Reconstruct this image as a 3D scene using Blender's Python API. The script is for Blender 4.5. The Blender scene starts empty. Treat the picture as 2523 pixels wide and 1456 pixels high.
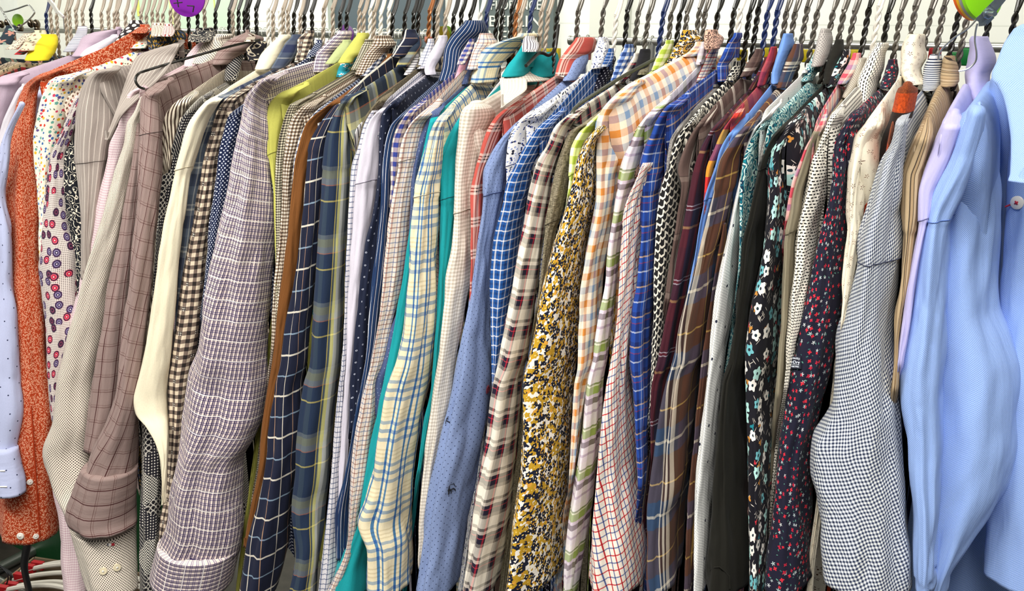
import bpy, math, random
from mathutils import Vector, Matrix, noise
random.seed(7)
C = bpy.context.scene.collection
SC = bpy.context.scene

# ------------------------------------------------------------ camera, world, lights, exposure
EYE = Vector((0.0, 0.0, 1.58))
FPX, PITCH, YAW, ROLL = 2154.5, 0.2976, 0.5230, 0.0092
IW, IH = 2523.0, 1456.0
cy_, sy_, cp_, sp_ = math.cos(YAW), math.sin(YAW), math.cos(PITCH), math.sin(PITCH)
_R = Vector((cy_, sy_, 0)); _F = Vector((-sy_*cp_, cy_*cp_, -sp_)); _U = Vector((-sy_*sp_, cy_*sp_, cp_))
RV = _R*math.cos(ROLL) + _U*math.sin(ROLL); UV_ = _U*math.cos(ROLL) - _R*math.sin(ROLL)
cam = bpy.data.cameras.new('camera'); cam.sensor_width = 36.0; cam.lens = FPX*36.0/IW
cam.clip_start = 0.01
camo = bpy.data.objects.new('camera', cam); C.objects.link(camo)
mw = Matrix.Identity(4)
for i in range(3):
    mw[i][0] = RV[i]; mw[i][1] = UV_[i]; mw[i][2] = -_F[i]; mw[i][3] = EYE[i]
camo.matrix_world = mw
SC.camera = camo
SC.view_settings.view_transform = 'Standard'; SC.view_settings.look = 'None'
SC.view_settings.gamma = 1.0; SC.view_settings.exposure = 0.0
SC.view_settings.use_curve_mapping = False
world = bpy.data.worlds.new('world'); SC.world = world; world.use_nodes = True
world.node_tree.nodes['Background'].inputs[0].default_value = (0.93, 0.96, 1.0, 1)
world.node_tree.nodes['Background'].inputs[1].default_value = 0.13

def area_light(name, loc, target, sx, sy, power, col=(1, 0.97, 0.92)):
    l = bpy.data.lights.new(name, 'AREA'); l.shape = 'RECTANGLE'; l.size = sx; l.size_y = sy
    l.energy = power; l.color = col
    o = bpy.data.objects.new(name, l); C.objects.link(o); o.location = loc
    o.rotation_euler = (Vector(target)-Vector(loc)).to_track_quat('-Z', 'Y').to_euler()
    return o
area_light('ceiling_or_fill_lamp', (-0.6, -0.25, 2.72), (-0.6, 0.75, 1.0), 2.0, 0.3, 58)
area_light('ceiling_or_fill_lamp', (0.7, 0.0, 2.72), (-0.1, 0.8, 1.0), 0.3, 1.2, 19)
area_light('ceiling_or_fill_lamp', (-2.6, 0.1, 2.72), (-1.3, 0.8, 1.0), 0.5, 1.6, 19)
area_light('ceiling_or_fill_lamp', (-2.9, 2.0, 2.75), (-2.9, 3.2, 1.3), 4.2, 0.4, 78)  # added fill light, placed and sized to brighten the left back wall
area_light('ceiling_or_fill_lamp', (0.2, 2.0, 2.75), (0.2, 3.2, 1.3), 1.2, 0.4, 12)  # smaller added fill light that brightens the right of the back wall

# ------------------------------------------------------------ helpers
def ray(x, y):
    return _norm(RV*((x-IW/2)/FPX) + UV_*((IH/2-y)/FPX) + _F)
def _norm(d): return d
def atY(x, y, Y):
    d = ray(x, y); return EYE + d*(Y/d.y)
YT, ZT, YN, YC, KS = 0.845, -0.101, 1.010, 1.085, 0.216
def at_sleeve(x, y, off=0.0, k=KS):
    d = ray(x, y)
    t0 = (YT+off)/d.y
    if d.z*t0 >= ZT: return EYE + d*t0
    t = (YT+off-k*ZT)/(d.y-k*d.z)
    return EYE + d*t

def srgb(h):
    h = h.lstrip('#'); v = [int(h[i:i+2], 16)/255 for i in (0, 2, 4)]
    return tuple(((c+0.055)/1.055)**2.4 if c > 0.04045 else c/12.92 for c in v) + (1,)

def tag(o, label=None, cat=None, group=None, kind=None):
    if label: o['label'] = label
    if cat: o['category'] = cat
    if group: o['group'] = group
    if kind: o['kind'] = kind
    return o
def empty(name, loc, label, cat, group=None):
    o = bpy.data.objects.new(name, None); C.objects.link(o); o.location = loc
    o.empty_display_size = 0.05
    return tag(o, label, cat, group)
def mesh_obj(name, verts, faces, mat, parent=None, uvs=None, smooth=True):
    me = bpy.data.meshes.new(name)
    pl = Vector(parent.location) if parent else Vector((0, 0, 0))
    me.from_pydata([tuple(Vector(v)-pl) for v in verts], [], faces)
    if uvs:
        lay = me.uv_layers.new(name='UVMap')
        for p in me.polygons:
            for li, vi in zip(p.loop_indices, p.vertices):
                lay.data[li].uv = uvs[vi]
    if smooth:
        for p in me.polygons: p.use_smooth = True
    if mat: me.materials.append(mat)
    me.update()
    o = bpy.data.objects.new(name, me); C.objects.link(o)
    if parent: o.parent = parent
    return o

class MB:
    """collects boxes and tubes into one mesh"""
    def __init__(s): s.v = []; s.f = []
    def box(s, c, size, rot=None):
        b = len(s.v); sx, sy, sz = [q/2 for q in size]
        R = rot or Matrix.Identity(3)
        for dx in (-1, 1):
            for dy in (-1, 1):
                for dz in (-1, 1):
                    s.v.append(Vector(c)+R @ Vector((dx*sx, dy*sy, dz*sz)))
        for q in ((0,1,3,2),(4,6,7,5),(0,4,5,1),(2,3,7,6),(0,2,6,4),(1,5,7,3)):
            s.f.append(tuple(b+i for i in q))
        return s
    def tube(s, pts, r, seg=8, cap=True):
        pts = [Vector(p) for p in pts]; b = len(s.v); n = len(pts)
        rs = r if isinstance(r, (list, tuple)) else [r]*n
        up = None
        for i, p in enumerate(pts):
            t = (pts[min(i+1, n-1)]-pts[max(i-1, 0)]).normalized()
            if up is None:
                up = Vector((0, 0, 1)) if abs(t.z) < 0.9 else Vector((1, 0, 0))
            a = t.cross(up)
            if a.length < 1e-6: a = t.orthogonal()
            a.normalize(); u2 = a.cross(t).normalized(); up = u2
            for j in range(seg):
                w = 2*math.pi*j/seg
                s.v.append(p + (a*math.cos(w)+u2*math.sin(w))*rs[i])
        for i in range(n-1):
            for j in range(seg):
                s.f.append((b+i*seg+j, b+i*seg+(j+1) % seg, b+(i+1)*seg+(j+1) % seg, b+(i+1)*seg+j))
        if cap:
            s.f.append(tuple(b+j for j in reversed(range(seg))))
            s.f.append(tuple(b+(n-1)*seg+j for j in range(seg)))
        return s
    def disc(s, c, n, r, th, seg=24, squash=1.0):
        n = Vector(n).normalized(); a = n.orthogonal().normalized(); u = n.cross(a); b = len(s.v)
        prof = [(-th/2, r*0.9), (-th*0.3, r), (th*0.3, r), (th/2, r*0.9)]
        for (h, q) in prof:
            for j in range(seg):
                w = 2*math.pi*j/seg
                s.v.append(Vector(c)+n*h+(a*math.cos(w)+u*math.sin(w)*squash)*q)
        for i in range(3):
            for j in range(seg):
                s.f.append((b+i*seg+j, b+i*seg+(j+1) % seg, b+(i+1)*seg+(j+1) % seg, b+(i+1)*seg+j))
        s.f.append(tuple(b+j for j in reversed(range(seg)))); s.f.append(tuple(b+3*seg+j for j in range(seg)))
        return s
    def build(s, name, mat, parent=None, smooth=True):
        o = mesh_obj(name, s.v, s.f, mat, parent, smooth=smooth)
        if smooth:
            try: o.data.set_sharp_from_angle(angle=math.radians(40))
            except Exception: pass
        return o

# ------------------------------------------------------------ material kit
class N:
    def __init__(s, name, rough=0.85, sheen=0.04, bump=0.25, scale=1.0, rot=0.0):
        s.m = bpy.data.materials.new(name); s.m.use_nodes = True
        s.t = s.m.node_tree; s.b = s.t.nodes['Principled BSDF']
        s.b.inputs['Roughness'].default_value = rough
        s.b.inputs['Sheen Weight'].default_value = sheen
        s.b.inputs['Specular IOR Level'].default_value = 0.25
        uvn = s.t.nodes.new('ShaderNodeUVMap'); uvn.uv_map = 'UVMap'
        mp = s.t.nodes.new('ShaderNodeMapping'); s.t.links.new(uvn.outputs[0], mp.inputs[0])
        mp.inputs['Scale'].default_value = (1/scale,)*3; mp.inputs['Rotation'].default_value = (0, 0, rot)
        s.uv = mp.outputs[0]
        sp = s.t.nodes.new('ShaderNodeSeparateXYZ'); s.t.links.new(s.uv, sp.inputs[0])
        s.u, s.v = sp.outputs[0], sp.outputs[1]
        if bump:
            g = s.t.nodes.new('ShaderNodeTexNoise'); g.inputs['Scale'].default_value = 1.0; g.inputs['Detail'].default_value = 3
            m2 = s.t.nodes.new('ShaderNodeMapping'); m2.inputs['Scale'].default_value = (70, 17, 1); m2.inputs['Rotation'].default_value = (0, 0, 0.35)
            s.t.links.new(uvn.outputs[0], m2.inputs[0]); s.t.links.new(m2.outputs[0], g.inputs['Vector'])
            bp = s.t.nodes.new('ShaderNodeBump'); bp.inputs['Strength'].default_value = bump; bp.inputs['Distance'].default_value = 0.006
            s.t.links.new(g.outputs[0], bp.inputs['Height']); s.t.links.new(bp.outputs[0], s.b.inputs['Normal'])
    def link(s, a, b): s.t.links.new(a, b)
    def math(s, op, a, b=None, c=None):
        n = s.t.nodes.new('ShaderNodeMath'); n.operation = op
        for i, q in enumerate((a, b, c)):
            if q is None: continue
            if isinstance(q, (int, float)): n.inputs[i].default_value = q
            else: s.link(q, n.inputs[i])
        return n.outputs[0]
    def fr(s, x, per, off=0.0):
        return s.math('FRACT', s.math('MULTIPLY_ADD', x, 1.0/per, off+1000.0))
    def ramp(s, fac, stops, interp='CONSTANT'):
        n = s.t.nodes.new('ShaderNodeValToRGB'); cr = n.color_ramp; cr.interpolation = interp
        while len(cr.elements) > 1: cr.elements.remove(cr.elements[-1])
        cr.elements[0].position = stops[0][0]; cr.elements[0].color = srgb(stops[0][1])
        for p, c in stops[1:]:
            e = cr.elements.new(p); e.color = srgb(c)
        s.link(fac, n.inputs[0]); return n.outputs[0]
    def mix(s, fac, a, b, mode='MIX'):
        n = s.t.nodes.new('ShaderNodeMix'); n.data_type = 'RGBA'; n.blend_type = mode
        for i, q in ((0, fac), (6, a), (7, b)):
            if isinstance(q, str): n.inputs[i].default_value = srgb(q)
            elif isinstance(q, (int, float)): n.inputs[i].default_value = q
            else: s.link(q, n.inputs[i])
        return n.outputs[2]
    def off(s, dx, dy):
        n = s.t.nodes.new('ShaderNodeMapping'); s.link(s.uv, n.inputs[0]); n.inputs['Location'].default_value = (dx, dy, 0); return n.outputs[0]
    def noise(s, scale, detail=2, vec=None, sx=1, sy=1):
        v = vec or s.uv
        if sx != 1 or sy != 1:
            m = s.t.nodes.new('ShaderNodeMapping'); s.link(v, m.inputs[0]); m.inputs['Scale'].default_value = (sx, sy, 1); v = m.outputs[0]
        n = s.t.nodes.new('ShaderNodeTexNoise'); n.noise_dimensions = '2D'; n.inputs['Scale'].default_value = scale; n.inputs['Detail'].default_value = detail
        s.link(v, n.inputs['Vector']); return n.outputs[0]
    def vor(s, scale, rand=1.0, feature='F1', vec=None):
        n = s.t.nodes.new('ShaderNodeTexVoronoi'); n.voronoi_dimensions = '2D'; n.feature = feature
        n.inputs['Scale'].default_value = scale; n.inputs['Randomness'].default_value = rand
        s.link(vec or s.uv, n.inputs['Vector']); return n
    def sep(s, c):
        n = s.t.nodes.new('ShaderNodeSeparateColor'); s.link(c, n.inputs[0]); return n.outputs
    def flowers(s, base, cell, R, petals, stops, off=(0, 0), depth=0.3, centre=None, keep=1.0, rand=0.85):
        """one layer of little flowers: one per voronoi cell of size `cell` metres"""
        vec = s.off(*off); n = s.vor(1.0/cell, rand, vec=vec)
        sub = s.t.nodes.new('ShaderNodeVectorMath'); sub.operation = 'SUBTRACT'
        s.link(vec, sub.inputs[0]); s.link(n.outputs['Position'], sub.inputs[1])
        sx = s.t.nodes.new('ShaderNodeSeparateXYZ'); s.link(sub.outputs[0], sx.inputs[0])
        rnd = s.sep(n.outputs['Color'])
        ang = s.math('ADD', s.math('ARCTAN2', sx.outputs[1], sx.outputs[0]), s.math('MULTIPLY', rnd[1], 6.28))
        pet = s.math('MULTIPLY_ADD', s.math('COSINE', s.math('MULTIPLY', ang, petals)), depth, 1.0-depth)
        size = s.math('MULTIPLY_ADD', rnd[2], 0.4*R, 0.75*R)
        mask = s.math('LESS_THAN', n.outputs['Distance'], s.math('MULTIPLY', pet, size))
        if keep < 1: mask = s.math('MULTIPLY', mask, s.math('LESS_THAN', rnd[1], keep))
        col = s.ramp(rnd[0], stops)
        out = s.mix(mask, base, col)
        if centre:
            m2 = s.math('MULTIPLY', mask, s.math('LESS_THAN', n.outputs['Distance'], 0.22*R))
            out = s.mix(m2, out, centre)
        return out
    def twigs(s, base, cell, col, ratio=4.0, rot=0.6, R=0.35, off=(0, 0), keep=1.0):
        m0 = s.t.nodes.new('ShaderNodeMapping'); s.link(s.uv, m0.inputs[0]); m0.inputs['Rotation'].default_value = (0, 0, rot)
        m = s.t.nodes.new('ShaderNodeMapping'); s.link(m0.outputs[0], m.inputs[0])
        m.inputs['Scale'].default_value = (1.0, ratio, 1.0); m.inputs['Location'].default_value = (off[0], off[1], 0)
        n = s.vor(1.0/cell, 1.0, vec=m.outputs[0])
        mask = s.math('LESS_THAN', n.outputs['Distance'], R)
        if keep < 1: mask = s.math('MULTIPLY', mask, s.math('LESS_THAN', s.sep(n.outputs['Color'])[0], keep))
        return s.mix(mask, base, col)
    def done(s, col, vary=0.06):
        if isinstance(col, str):
            r = s.t.nodes.new('ShaderNodeRGB'); r.outputs[0].default_value = srgb(col); col = r.outputs[0]
        if vary:
            w = s.noise(900, 1, sx=1, sy=0.4)
            k = s.math('MULTIPLY_ADD', w, vary*2, 1.0-vary)
            cb = s.t.nodes.new('ShaderNodeCombineColor')
            for i in range(3): s.link(k, cb.inputs[i])
            col = s.mix(1.0, col, cb.outputs[0], 'MULTIPLY')
        s.link(col, s.b.inputs['Base Color']); return s.m

def M_solid(name, c, vary=0.08, **k): return N(name, **k).done(c, vary)
def M_stripe(name, per, stops, axis='u', slant=0.0, wob=0.0, **k):
    n = N(name, **k); x = n.u if axis == 'u' else n.v
    if slant: x = n.math('MULTIPLY_ADD', n.v if axis == 'u' else n.u, slant, x)
    if wob: x = n.math('MULTIPLY_ADD', n.noise(9, 1, sx=1, sy=0.6), wob, x)
    return n.done(n.ramp(n.fr(x, per), stops))
def M_plaid(name, pu, us, pv, vs, mode='MIX', fac=0.5, **k):
    n = N(name, **k)
    a = n.ramp(n.fr(n.u, pu, 0.13), us); b = n.ramp(n.fr(n.v, pv, 0.21), vs)
    return n.done(n.mix(fac if mode == 'MIX' else 1.0, a, b, mode))
def M_gingham(name, per, light, mid, dark, pv=None, **k):
    n = N(name, **k); pv = pv or per
    a = n.math('LESS_THAN', n.fr(n.u, per), 0.5); b = n.math('LESS_THAN', n.fr(n.v, pv), 0.5)
    t = n.math('MULTIPLY', n.math('ADD', a, b), 0.45)
    return n.done(n.ramp(t, [(0, light), (0.3, mid), (0.7, dark)]))
def M_dots(name, bg, fg, sp, r, ring=False, rand=0.0, **k):
    n = N(name, **k)
    rot = n.t.nodes.new('ShaderNodeMapping'); n.link(n.uv, rot.inputs[0]); rot.inputs['Rotation'].default_value = (0, 0, 0.785)
    v = n.vor(1.0/sp, rand, vec=rot.outputs[0])
    m = n.math('LESS_THAN', v.outputs['Distance'], r)
    if ring: m = n.math('MULTIPLY', m, n.math('GREATER_THAN', v.outputs['Distance'], r*0.5))
    return n.done(n.mix(m, bg, fg))
def M_weave(name, c1, c2, per=0.0016, **k):
    n = N(name, **k)
    a = n.math('LESS_THAN', n.fr(n.u, per), 0.5); b = n.math('LESS_THAN', n.fr(n.v, per), 0.5)
    t = n.math('ABSOLUTE', n.math('SUBTRACT', a, b))
    return n.done(n.mix(t, c1, c2))
def M_tweed(name, c1, c2, sc=900, sx=1, sy=1, thr=0.5, **k):
    n = N(name, **k)
    w = n.noise(sc, 2, sx=sx, sy=sy)
    return n.done(n.ramp(w, [(0.3, c1), (0.7, c2)], 'LINEAR'))
def flat(name, c, rough=0.5, metal=0.0):
    m = bpy.data.materials.new(name); m.use_nodes = True; b = m.node_tree.nodes['Principled BSDF']
    b.inputs['Base Color'].default_value = srgb(c); b.inputs['Roughness'].default_value = rough; b.inputs['Metallic'].default_value = metal
    g = m.node_tree.nodes.new('ShaderNodeTexNoise'); g.inputs['Scale'].default_value = 60
    r = m.node_tree.nodes.new('ShaderNodeMapRange'); r.inputs['To Min'].default_value = max(0, rough-0.06); r.inputs['To Max'].default_value = rough+0.06
    m.node_tree.links.new(g.outputs[0], r.inputs[0]); m.node_tree.links.new(r.outputs[0], b.inputs['Roughness'])
    return m
# ------------------------------------------------------------ cloth builders
from mathutils.bvhtree import BVHTree
def interp(rows, y):
    """smooth cubic interpolation of (y, a, b) rows"""
    n = len(rows)
    if y <= rows[0][0]: return rows[0][1:]
    if y >= rows[-1][0]: return rows[-1][1:]
    for i in range(n-1):
        if rows[i][0] <= y <= rows[i+1][0]: break
    h = rows[i+1][0]-rows[i][0]; t = (y-rows[i][0])/h; out = []
    for c in (1, 2):
        def sl(k):
            if k <= 0 or k >= n-1: return None
            a = (rows[k][c]-rows[k-1][c])/(rows[k][0]-rows[k-1][0]); b = (rows[k+1][c]-rows[k][c])/(rows[k+1][0]-rows[k][0])
            return 0.0 if a*b < 0 else 2*a*b/(a+b) if abs(a+b) > 1e-9 else 0.0
        d = (rows[i+1][c]-rows[i][c])/h
        m0 = sl(i); m1 = sl(i+1); m0 = d if m0 is None else m0; m1 = d if m1 is None else m1
        out.append((2*t**3-3*t*t+1)*rows[i][c]+(t**3-2*t*t+t)*h*m0+(-2*t**3+3*t*t)*rows[i+1][c]+(t**3-t*t)*h*m1)
    return out

def arc_table(a, b, seg):
    T = [0.0]; q = None
    for j in range(seg+1):
        p = math.pi/2+2*math.pi*j/seg; c = (a*math.cos(p), b*math.sin(p))
        if q: T.append(T[-1]+math.hypot(c[0]-q[0], c[1]-q[1]))
        q = c
    m = T[len(T)//2]; return [t-m for t in T]

def strip(name, rows, mat, parent, plane=None, off=0.0, bmax=0.048, seg=30, step=9.0, dome=True, open_end=True,
          folds=0.10, wr=0.0026, seam=None, swap=False, uoff=0.0, grow=0.0, tail=False, rot=0.0, crease=0.0016, seams=None, taper0=True, fine=None, groove=1.0, domeh=0.012):
    """a soft flattened tube of cloth hanging down: its two outlines follow `rows`, its depth is bmax"""
    rows = sorted(rows); ylast = rows[-1][0]
    if tail and ylast < 1300 and (rows[-1][1]+rows[-1][2])/2-0.13*(1480-ylast) > 175:
        _, a_, b_ = rows[-1]; xm = (a_+b_)/2; wd = min(b_-a_, 16)/2
        for q in (120, 300, 1480-ylast): 
            if ylast+q > rows[-1][0]+40: rows.append((ylast+q, xm-0.13*q-wd, xm-0.13*q+wd))
    y0, y1 = rows[0][0], rows[-1][0]
    n = max(3, int((y1-y0)/step)); YS = [y0+(y1-y0)*i/n for i in range(n+1)]
    if fine: YS = [y0+(fine-y0)*i/12 for i in range(12)]+[fine+(y1-fine)*i/n for i in range(n+1)]; n = len(YS)-1
    seed = random.uniform(0, 90); ph = [random.uniform(0, 6.28) for _ in range(3)]
    nf = random.choice((2, 3, 3, 4)); GR = [(random.uniform(-1.75, -0.9), random.uniform(0.10, 0.18), random.uniform(0.15, 0.24), random.uniform(-1.1, 1.1), random.uniform(0, 6)), (random.uniform(-0.75, -0.2), random.uniform(0.06, 0.13), random.uniform(0.16, 0.28), random.uniform(-1, 1), random.uniform(0, 6))]
    rings = []
    for i in range(n+1):
        y = y0+(y1-y0)*i/n; xl, xr = interp(rows, y)
        if xr-xl < 3: xm = (xl+xr)/2; xl, xr = xm-1.5, xm+1.5
        f = plane or (lambda a, b, o: at_sleeve(a, b, o))
        if dome and taper0: xr = xl+(xr-xl)*(0.5+0.5*min(1.0, (y-y0)/55.0)**0.7)
        of = off + (0.05*min(1.0, (y-ylast)/140.0) if y > ylast else 0.0)
        PL, PR = f(xl, y, of), f(xr, y, of); mid = f((xl+xr)/2, y, of)
        d = mid-EYE; h = Vector((d.x, d.y, 0)).normalized(); nn = Vector((h.y, -h.x, 0))
        w = abs((PR-PL).dot(nn))/2 + grow; s, c = abs(h.x), h.y
        b = min(bmax, 0.8*w/max(s, 0.25) if s > 0.02 else bmax); b = max(min(b, bmax), 0.004)
        a = math.sqrt(max(w*w-(b*s)**2, (0.35*w)**2))/c
        push = math.sqrt((a*s)**2+(b*c)**2)
        ctr = mid + d*(push/math.hypot(d.x, d.y)); ctr.z = mid.z
        rings.append([ctr, a, b, 1.0])
    L = [0.0]
    for i in range(1, n+1): L.append(L[-1]+(rings[i][0]-rings[i-1][0]).length)
    zs = rings
    if seam:
        for i in range(n+1):
            y = YS[i]
            if y < seam: rings[i][1] += 0.0012; rings[i][2] += 0.0012
    am = sorted(r[1] for r in rings)[int(len(rings)*0.92)]; bm_ = sorted(r[2] for r in rings)[int(len(rings)*0.92)]; ARC = arc_table(am, bm_, seg)
    full = [(r[0], r[1], r[2], l, 1.0) for r, l in zip(rings, L)]
    if dome:
        r0 = rings[0]; hh = min(domeh, max(r0[1], 0.004)*0.9); top = []
        for q in (0.04, 0.35, 0.65, 0.88):
            z = math.sqrt(1-q*q)*hh
            top.append((r0[0]+Vector((0, 0, z)), r0[1]*q, r0[2]*q, -z*1.2, 0.3))
        full = top+full
    if open_end:
        r1 = rings[-1]
        for q, dz in ((0.90, 0.0), (0.72, 0.004), (0.5, 0.014)):
            full.append((r1[0]+Vector((0, 0, dz)), r1[1]*q, r1[2]*q, L[-1]+0.004, 1.0))
    V, F, T = [], [], []
    for (ctr, a, b, l, amp) in full:
        for j in range(seg+1):
            p = math.pi/2+2*math.pi*j/seg; cs, sn = math.cos(p), math.sin(p)
            taper = min(1.0, 0.25+l/0.12) if dome else 1.0
            k = 1+folds*amp*max(0.2, taper)*(0.6*math.cos(nf*p+ph[0]+l*3)+0.4*math.cos((nf+3)*p+ph[1]-l*5))*(1-abs(cs)**6)
            d = wr*amp*max(0.25, taper)*(noise.noise(Vector((cs*1.6+seed, sn*1.6, l*11)))+0.45*noise.noise(Vector((cs*3+seed, sn*3+5, l*30+cs*3))))
            if folds:
                pw = (p+math.pi) % (2*math.pi)-math.pi
                for g0, gd, gw, gs, gp in GR:
                    c_ = g0+gs*(l-0.3)*0.5+0.12*math.sin(l*9+gp); k -= gd*groove*amp*min(1.0, max(0.0, (l-0.06)/0.10))*math.exp(-((pw-c_)/gw)**2)*(0.65+0.35*math.sin(l*6+gp*2))
            cr = 1-abs(noise.noise(Vector((cs*1.3+seed+l*4.5, sn*1.3-l*2, l*7))))*2.2
            d -= crease*amp*max(0.2, taper)*max(0.0, cr)**3
            V.append(ctr+Vector((cs*(a*k+d), sn*(b*k+d), 0)))
            uu, vv = ARC[j]+uoff, -l
            if rot: uu, vv = uu*math.cos(rot)-vv*math.sin(rot), uu*math.sin(rot)+vv*math.cos(rot)
            T.append((vv, uu) if swap else (uu, vv))
    m = seg+1
    if seams is not None and seam:
        i0 = 4*int(bool(dome))+max(1, min(n-1, min(range(n+1), key=lambda q: abs(YS[q]-seam))))
        pts = []
        for j in range(int(seg*0.36), int(seg*0.92)):
            p = math.pi/2+2*math.pi*j/seg; lift = 0.4*(math.cos(p)+0.4)*1.0
            ii = i0-lift*2; ia = max(0, min(len(full)-2, int(math.floor(ii)))); t = min(1, max(0, ii-ia))
            q = V[ia*m+j].lerp(V[(ia+1)*m+j], t); c = full[ia][0]; o_ = Vector((q.x-c.x, q.y-c.y, 0)); pts.append(q+o_.normalized()*0.0003)
        seams.append(pts)
    for i in range(len(full)-1):
        for j in range(seg):
            F.append((i*m+j, (i+1)*m+j, (i+1)*m+j+1, i*m+j+1))
    return mesh_obj(name, V, F, mat, parent, uvs=T)

def ring_collar(name, rows, mat, parent, Y0, Y1, seg=34, bmax=0.056, swap=True, step=4.0, fold=0.05):
    """turned-down shirt collar crushed between its neighbours: leaf outside, rolled top edge, stand inside"""
    rows = sorted(rows); wm = max(b-a for _, a, b in rows); last = len(rows)-1; out = []
    if wm < 90:
        for k, (y, a, b) in enumerate(rows):
            need = wm*(0.7 if k == 0 else 0.78); g = max(0.0, need-(b-a))
            out.append((y, a-g*0.25, b+g*0.75) if k == 0 else (y, a, b+g))
        rows = out
    ya, yb = rows[0][0], rows[-1][0]
    def plane(x, y, o):
        t = (yb-y)/max(1.0, yb-ya); return atY(x, y, Y0+(Y1-Y0)*t)
    n = max(4, int((yb-ya)/step)); R = []
    seed = random.uniform(0, 50)
    for i in range(n+1):
        y = ya+(yb-ya)*i/n; xl, xr = interp(rows, y)
        if xr-xl < 3: xm = (xl+xr)/2; xl, xr = xm-1.5, xm+1.5
        PL, PR, mid = plane(xl, y, 0), plane(xr, y, 0), plane((xl+xr)/2, y, 0)
        d = mid-EYE; h = Vector((d.x, d.y, 0)).normalized(); nn = Vector((h.y, -h.x, 0))
        w = abs((PR-PL).dot(nn))/2; s, c = abs(h.x), h.y
        b = max(min(bmax, 0.8*w/max(s, 0.25)), 0.004)
        a = math.sqrt(max(w*w-(b*s)**2, (0.35*w)**2))/c
        push = math.sqrt((a*s)**2+(b*c)**2)
        ctr = mid + d*(push/math.hypot(d.x, d.y)); ctr.z = mid.z
        R.append((ctr, a, b))
    full = []
    l = 0.0
    c0, a0, b0 = R[0]
    # inside of the stand, then the rolled top edge, then the leaf outside
    for q, dz, ll in ((0.60, -0.024, -0.028), (0.64, -0.002, -0.012), (0.70, 0.0030, -0.006), (0.80, 0.0042, -0.003), (0.91, 0.0028, -0.001)):
        full.append((c0+Vector((0, 0, dz)), a0*q, b0*q, ll))
    prev = c0
    for ctr, a, b in R:
        l += (ctr-prev).length; prev = ctr; full.append((ctr, a, b, l))
    ctr, a, b = R[-1]
    for q, dz in ((0.86, 0.0005), (0.6, 0.003)):
        full.append((ctr+Vector((0, 0, dz)), a*q, b*q, l+0.002))
    V, F, T = [], [], []
    ARC = arc_table(sum(r[1] for r in R)/len(R), sum(r[2] for r in R)/len(R), seg)
    for ctr, a, b, l in full:
        for j in range(seg+1):
            p = math.pi/2+2*math.pi*j/seg; cs, sn = math.cos(p), math.sin(p)
            k = 1+fold*0.5*math.cos(3*p+seed)
            d = 0.0009*noise.noise(Vector((cs*2+seed, sn*2, l*40)))
            V.append(ctr+Vector((cs*(a*k+d), sn*(b*k+d), 0)))
            uu, vv = ARC[j], -l
            T.append((vv, uu) if swap else (uu, vv))
    m = seg+1
    for i in range(len(full)-1):
        for j in range(seg): F.append((i*m+j, (i+1)*m+j, (i+1)*m+j+1, i*m+j+1))
    o = mesh_obj(name, V, F, mat, parent, uvs=T)
    return o

def ridge3d(rid):
    px = [Vector((a, b, 0)) for a, b in rid]
    L = [0.0]
    for i in range(1, len(px)): L.append(L[-1]+(px[i]-px[i-1]).length)
    pts = [atY(p.x, p.y, YN+(YT-YN)*l/L[-1]) for p, l in zip(px, L)]
    return pts      # neck -> tip

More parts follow.
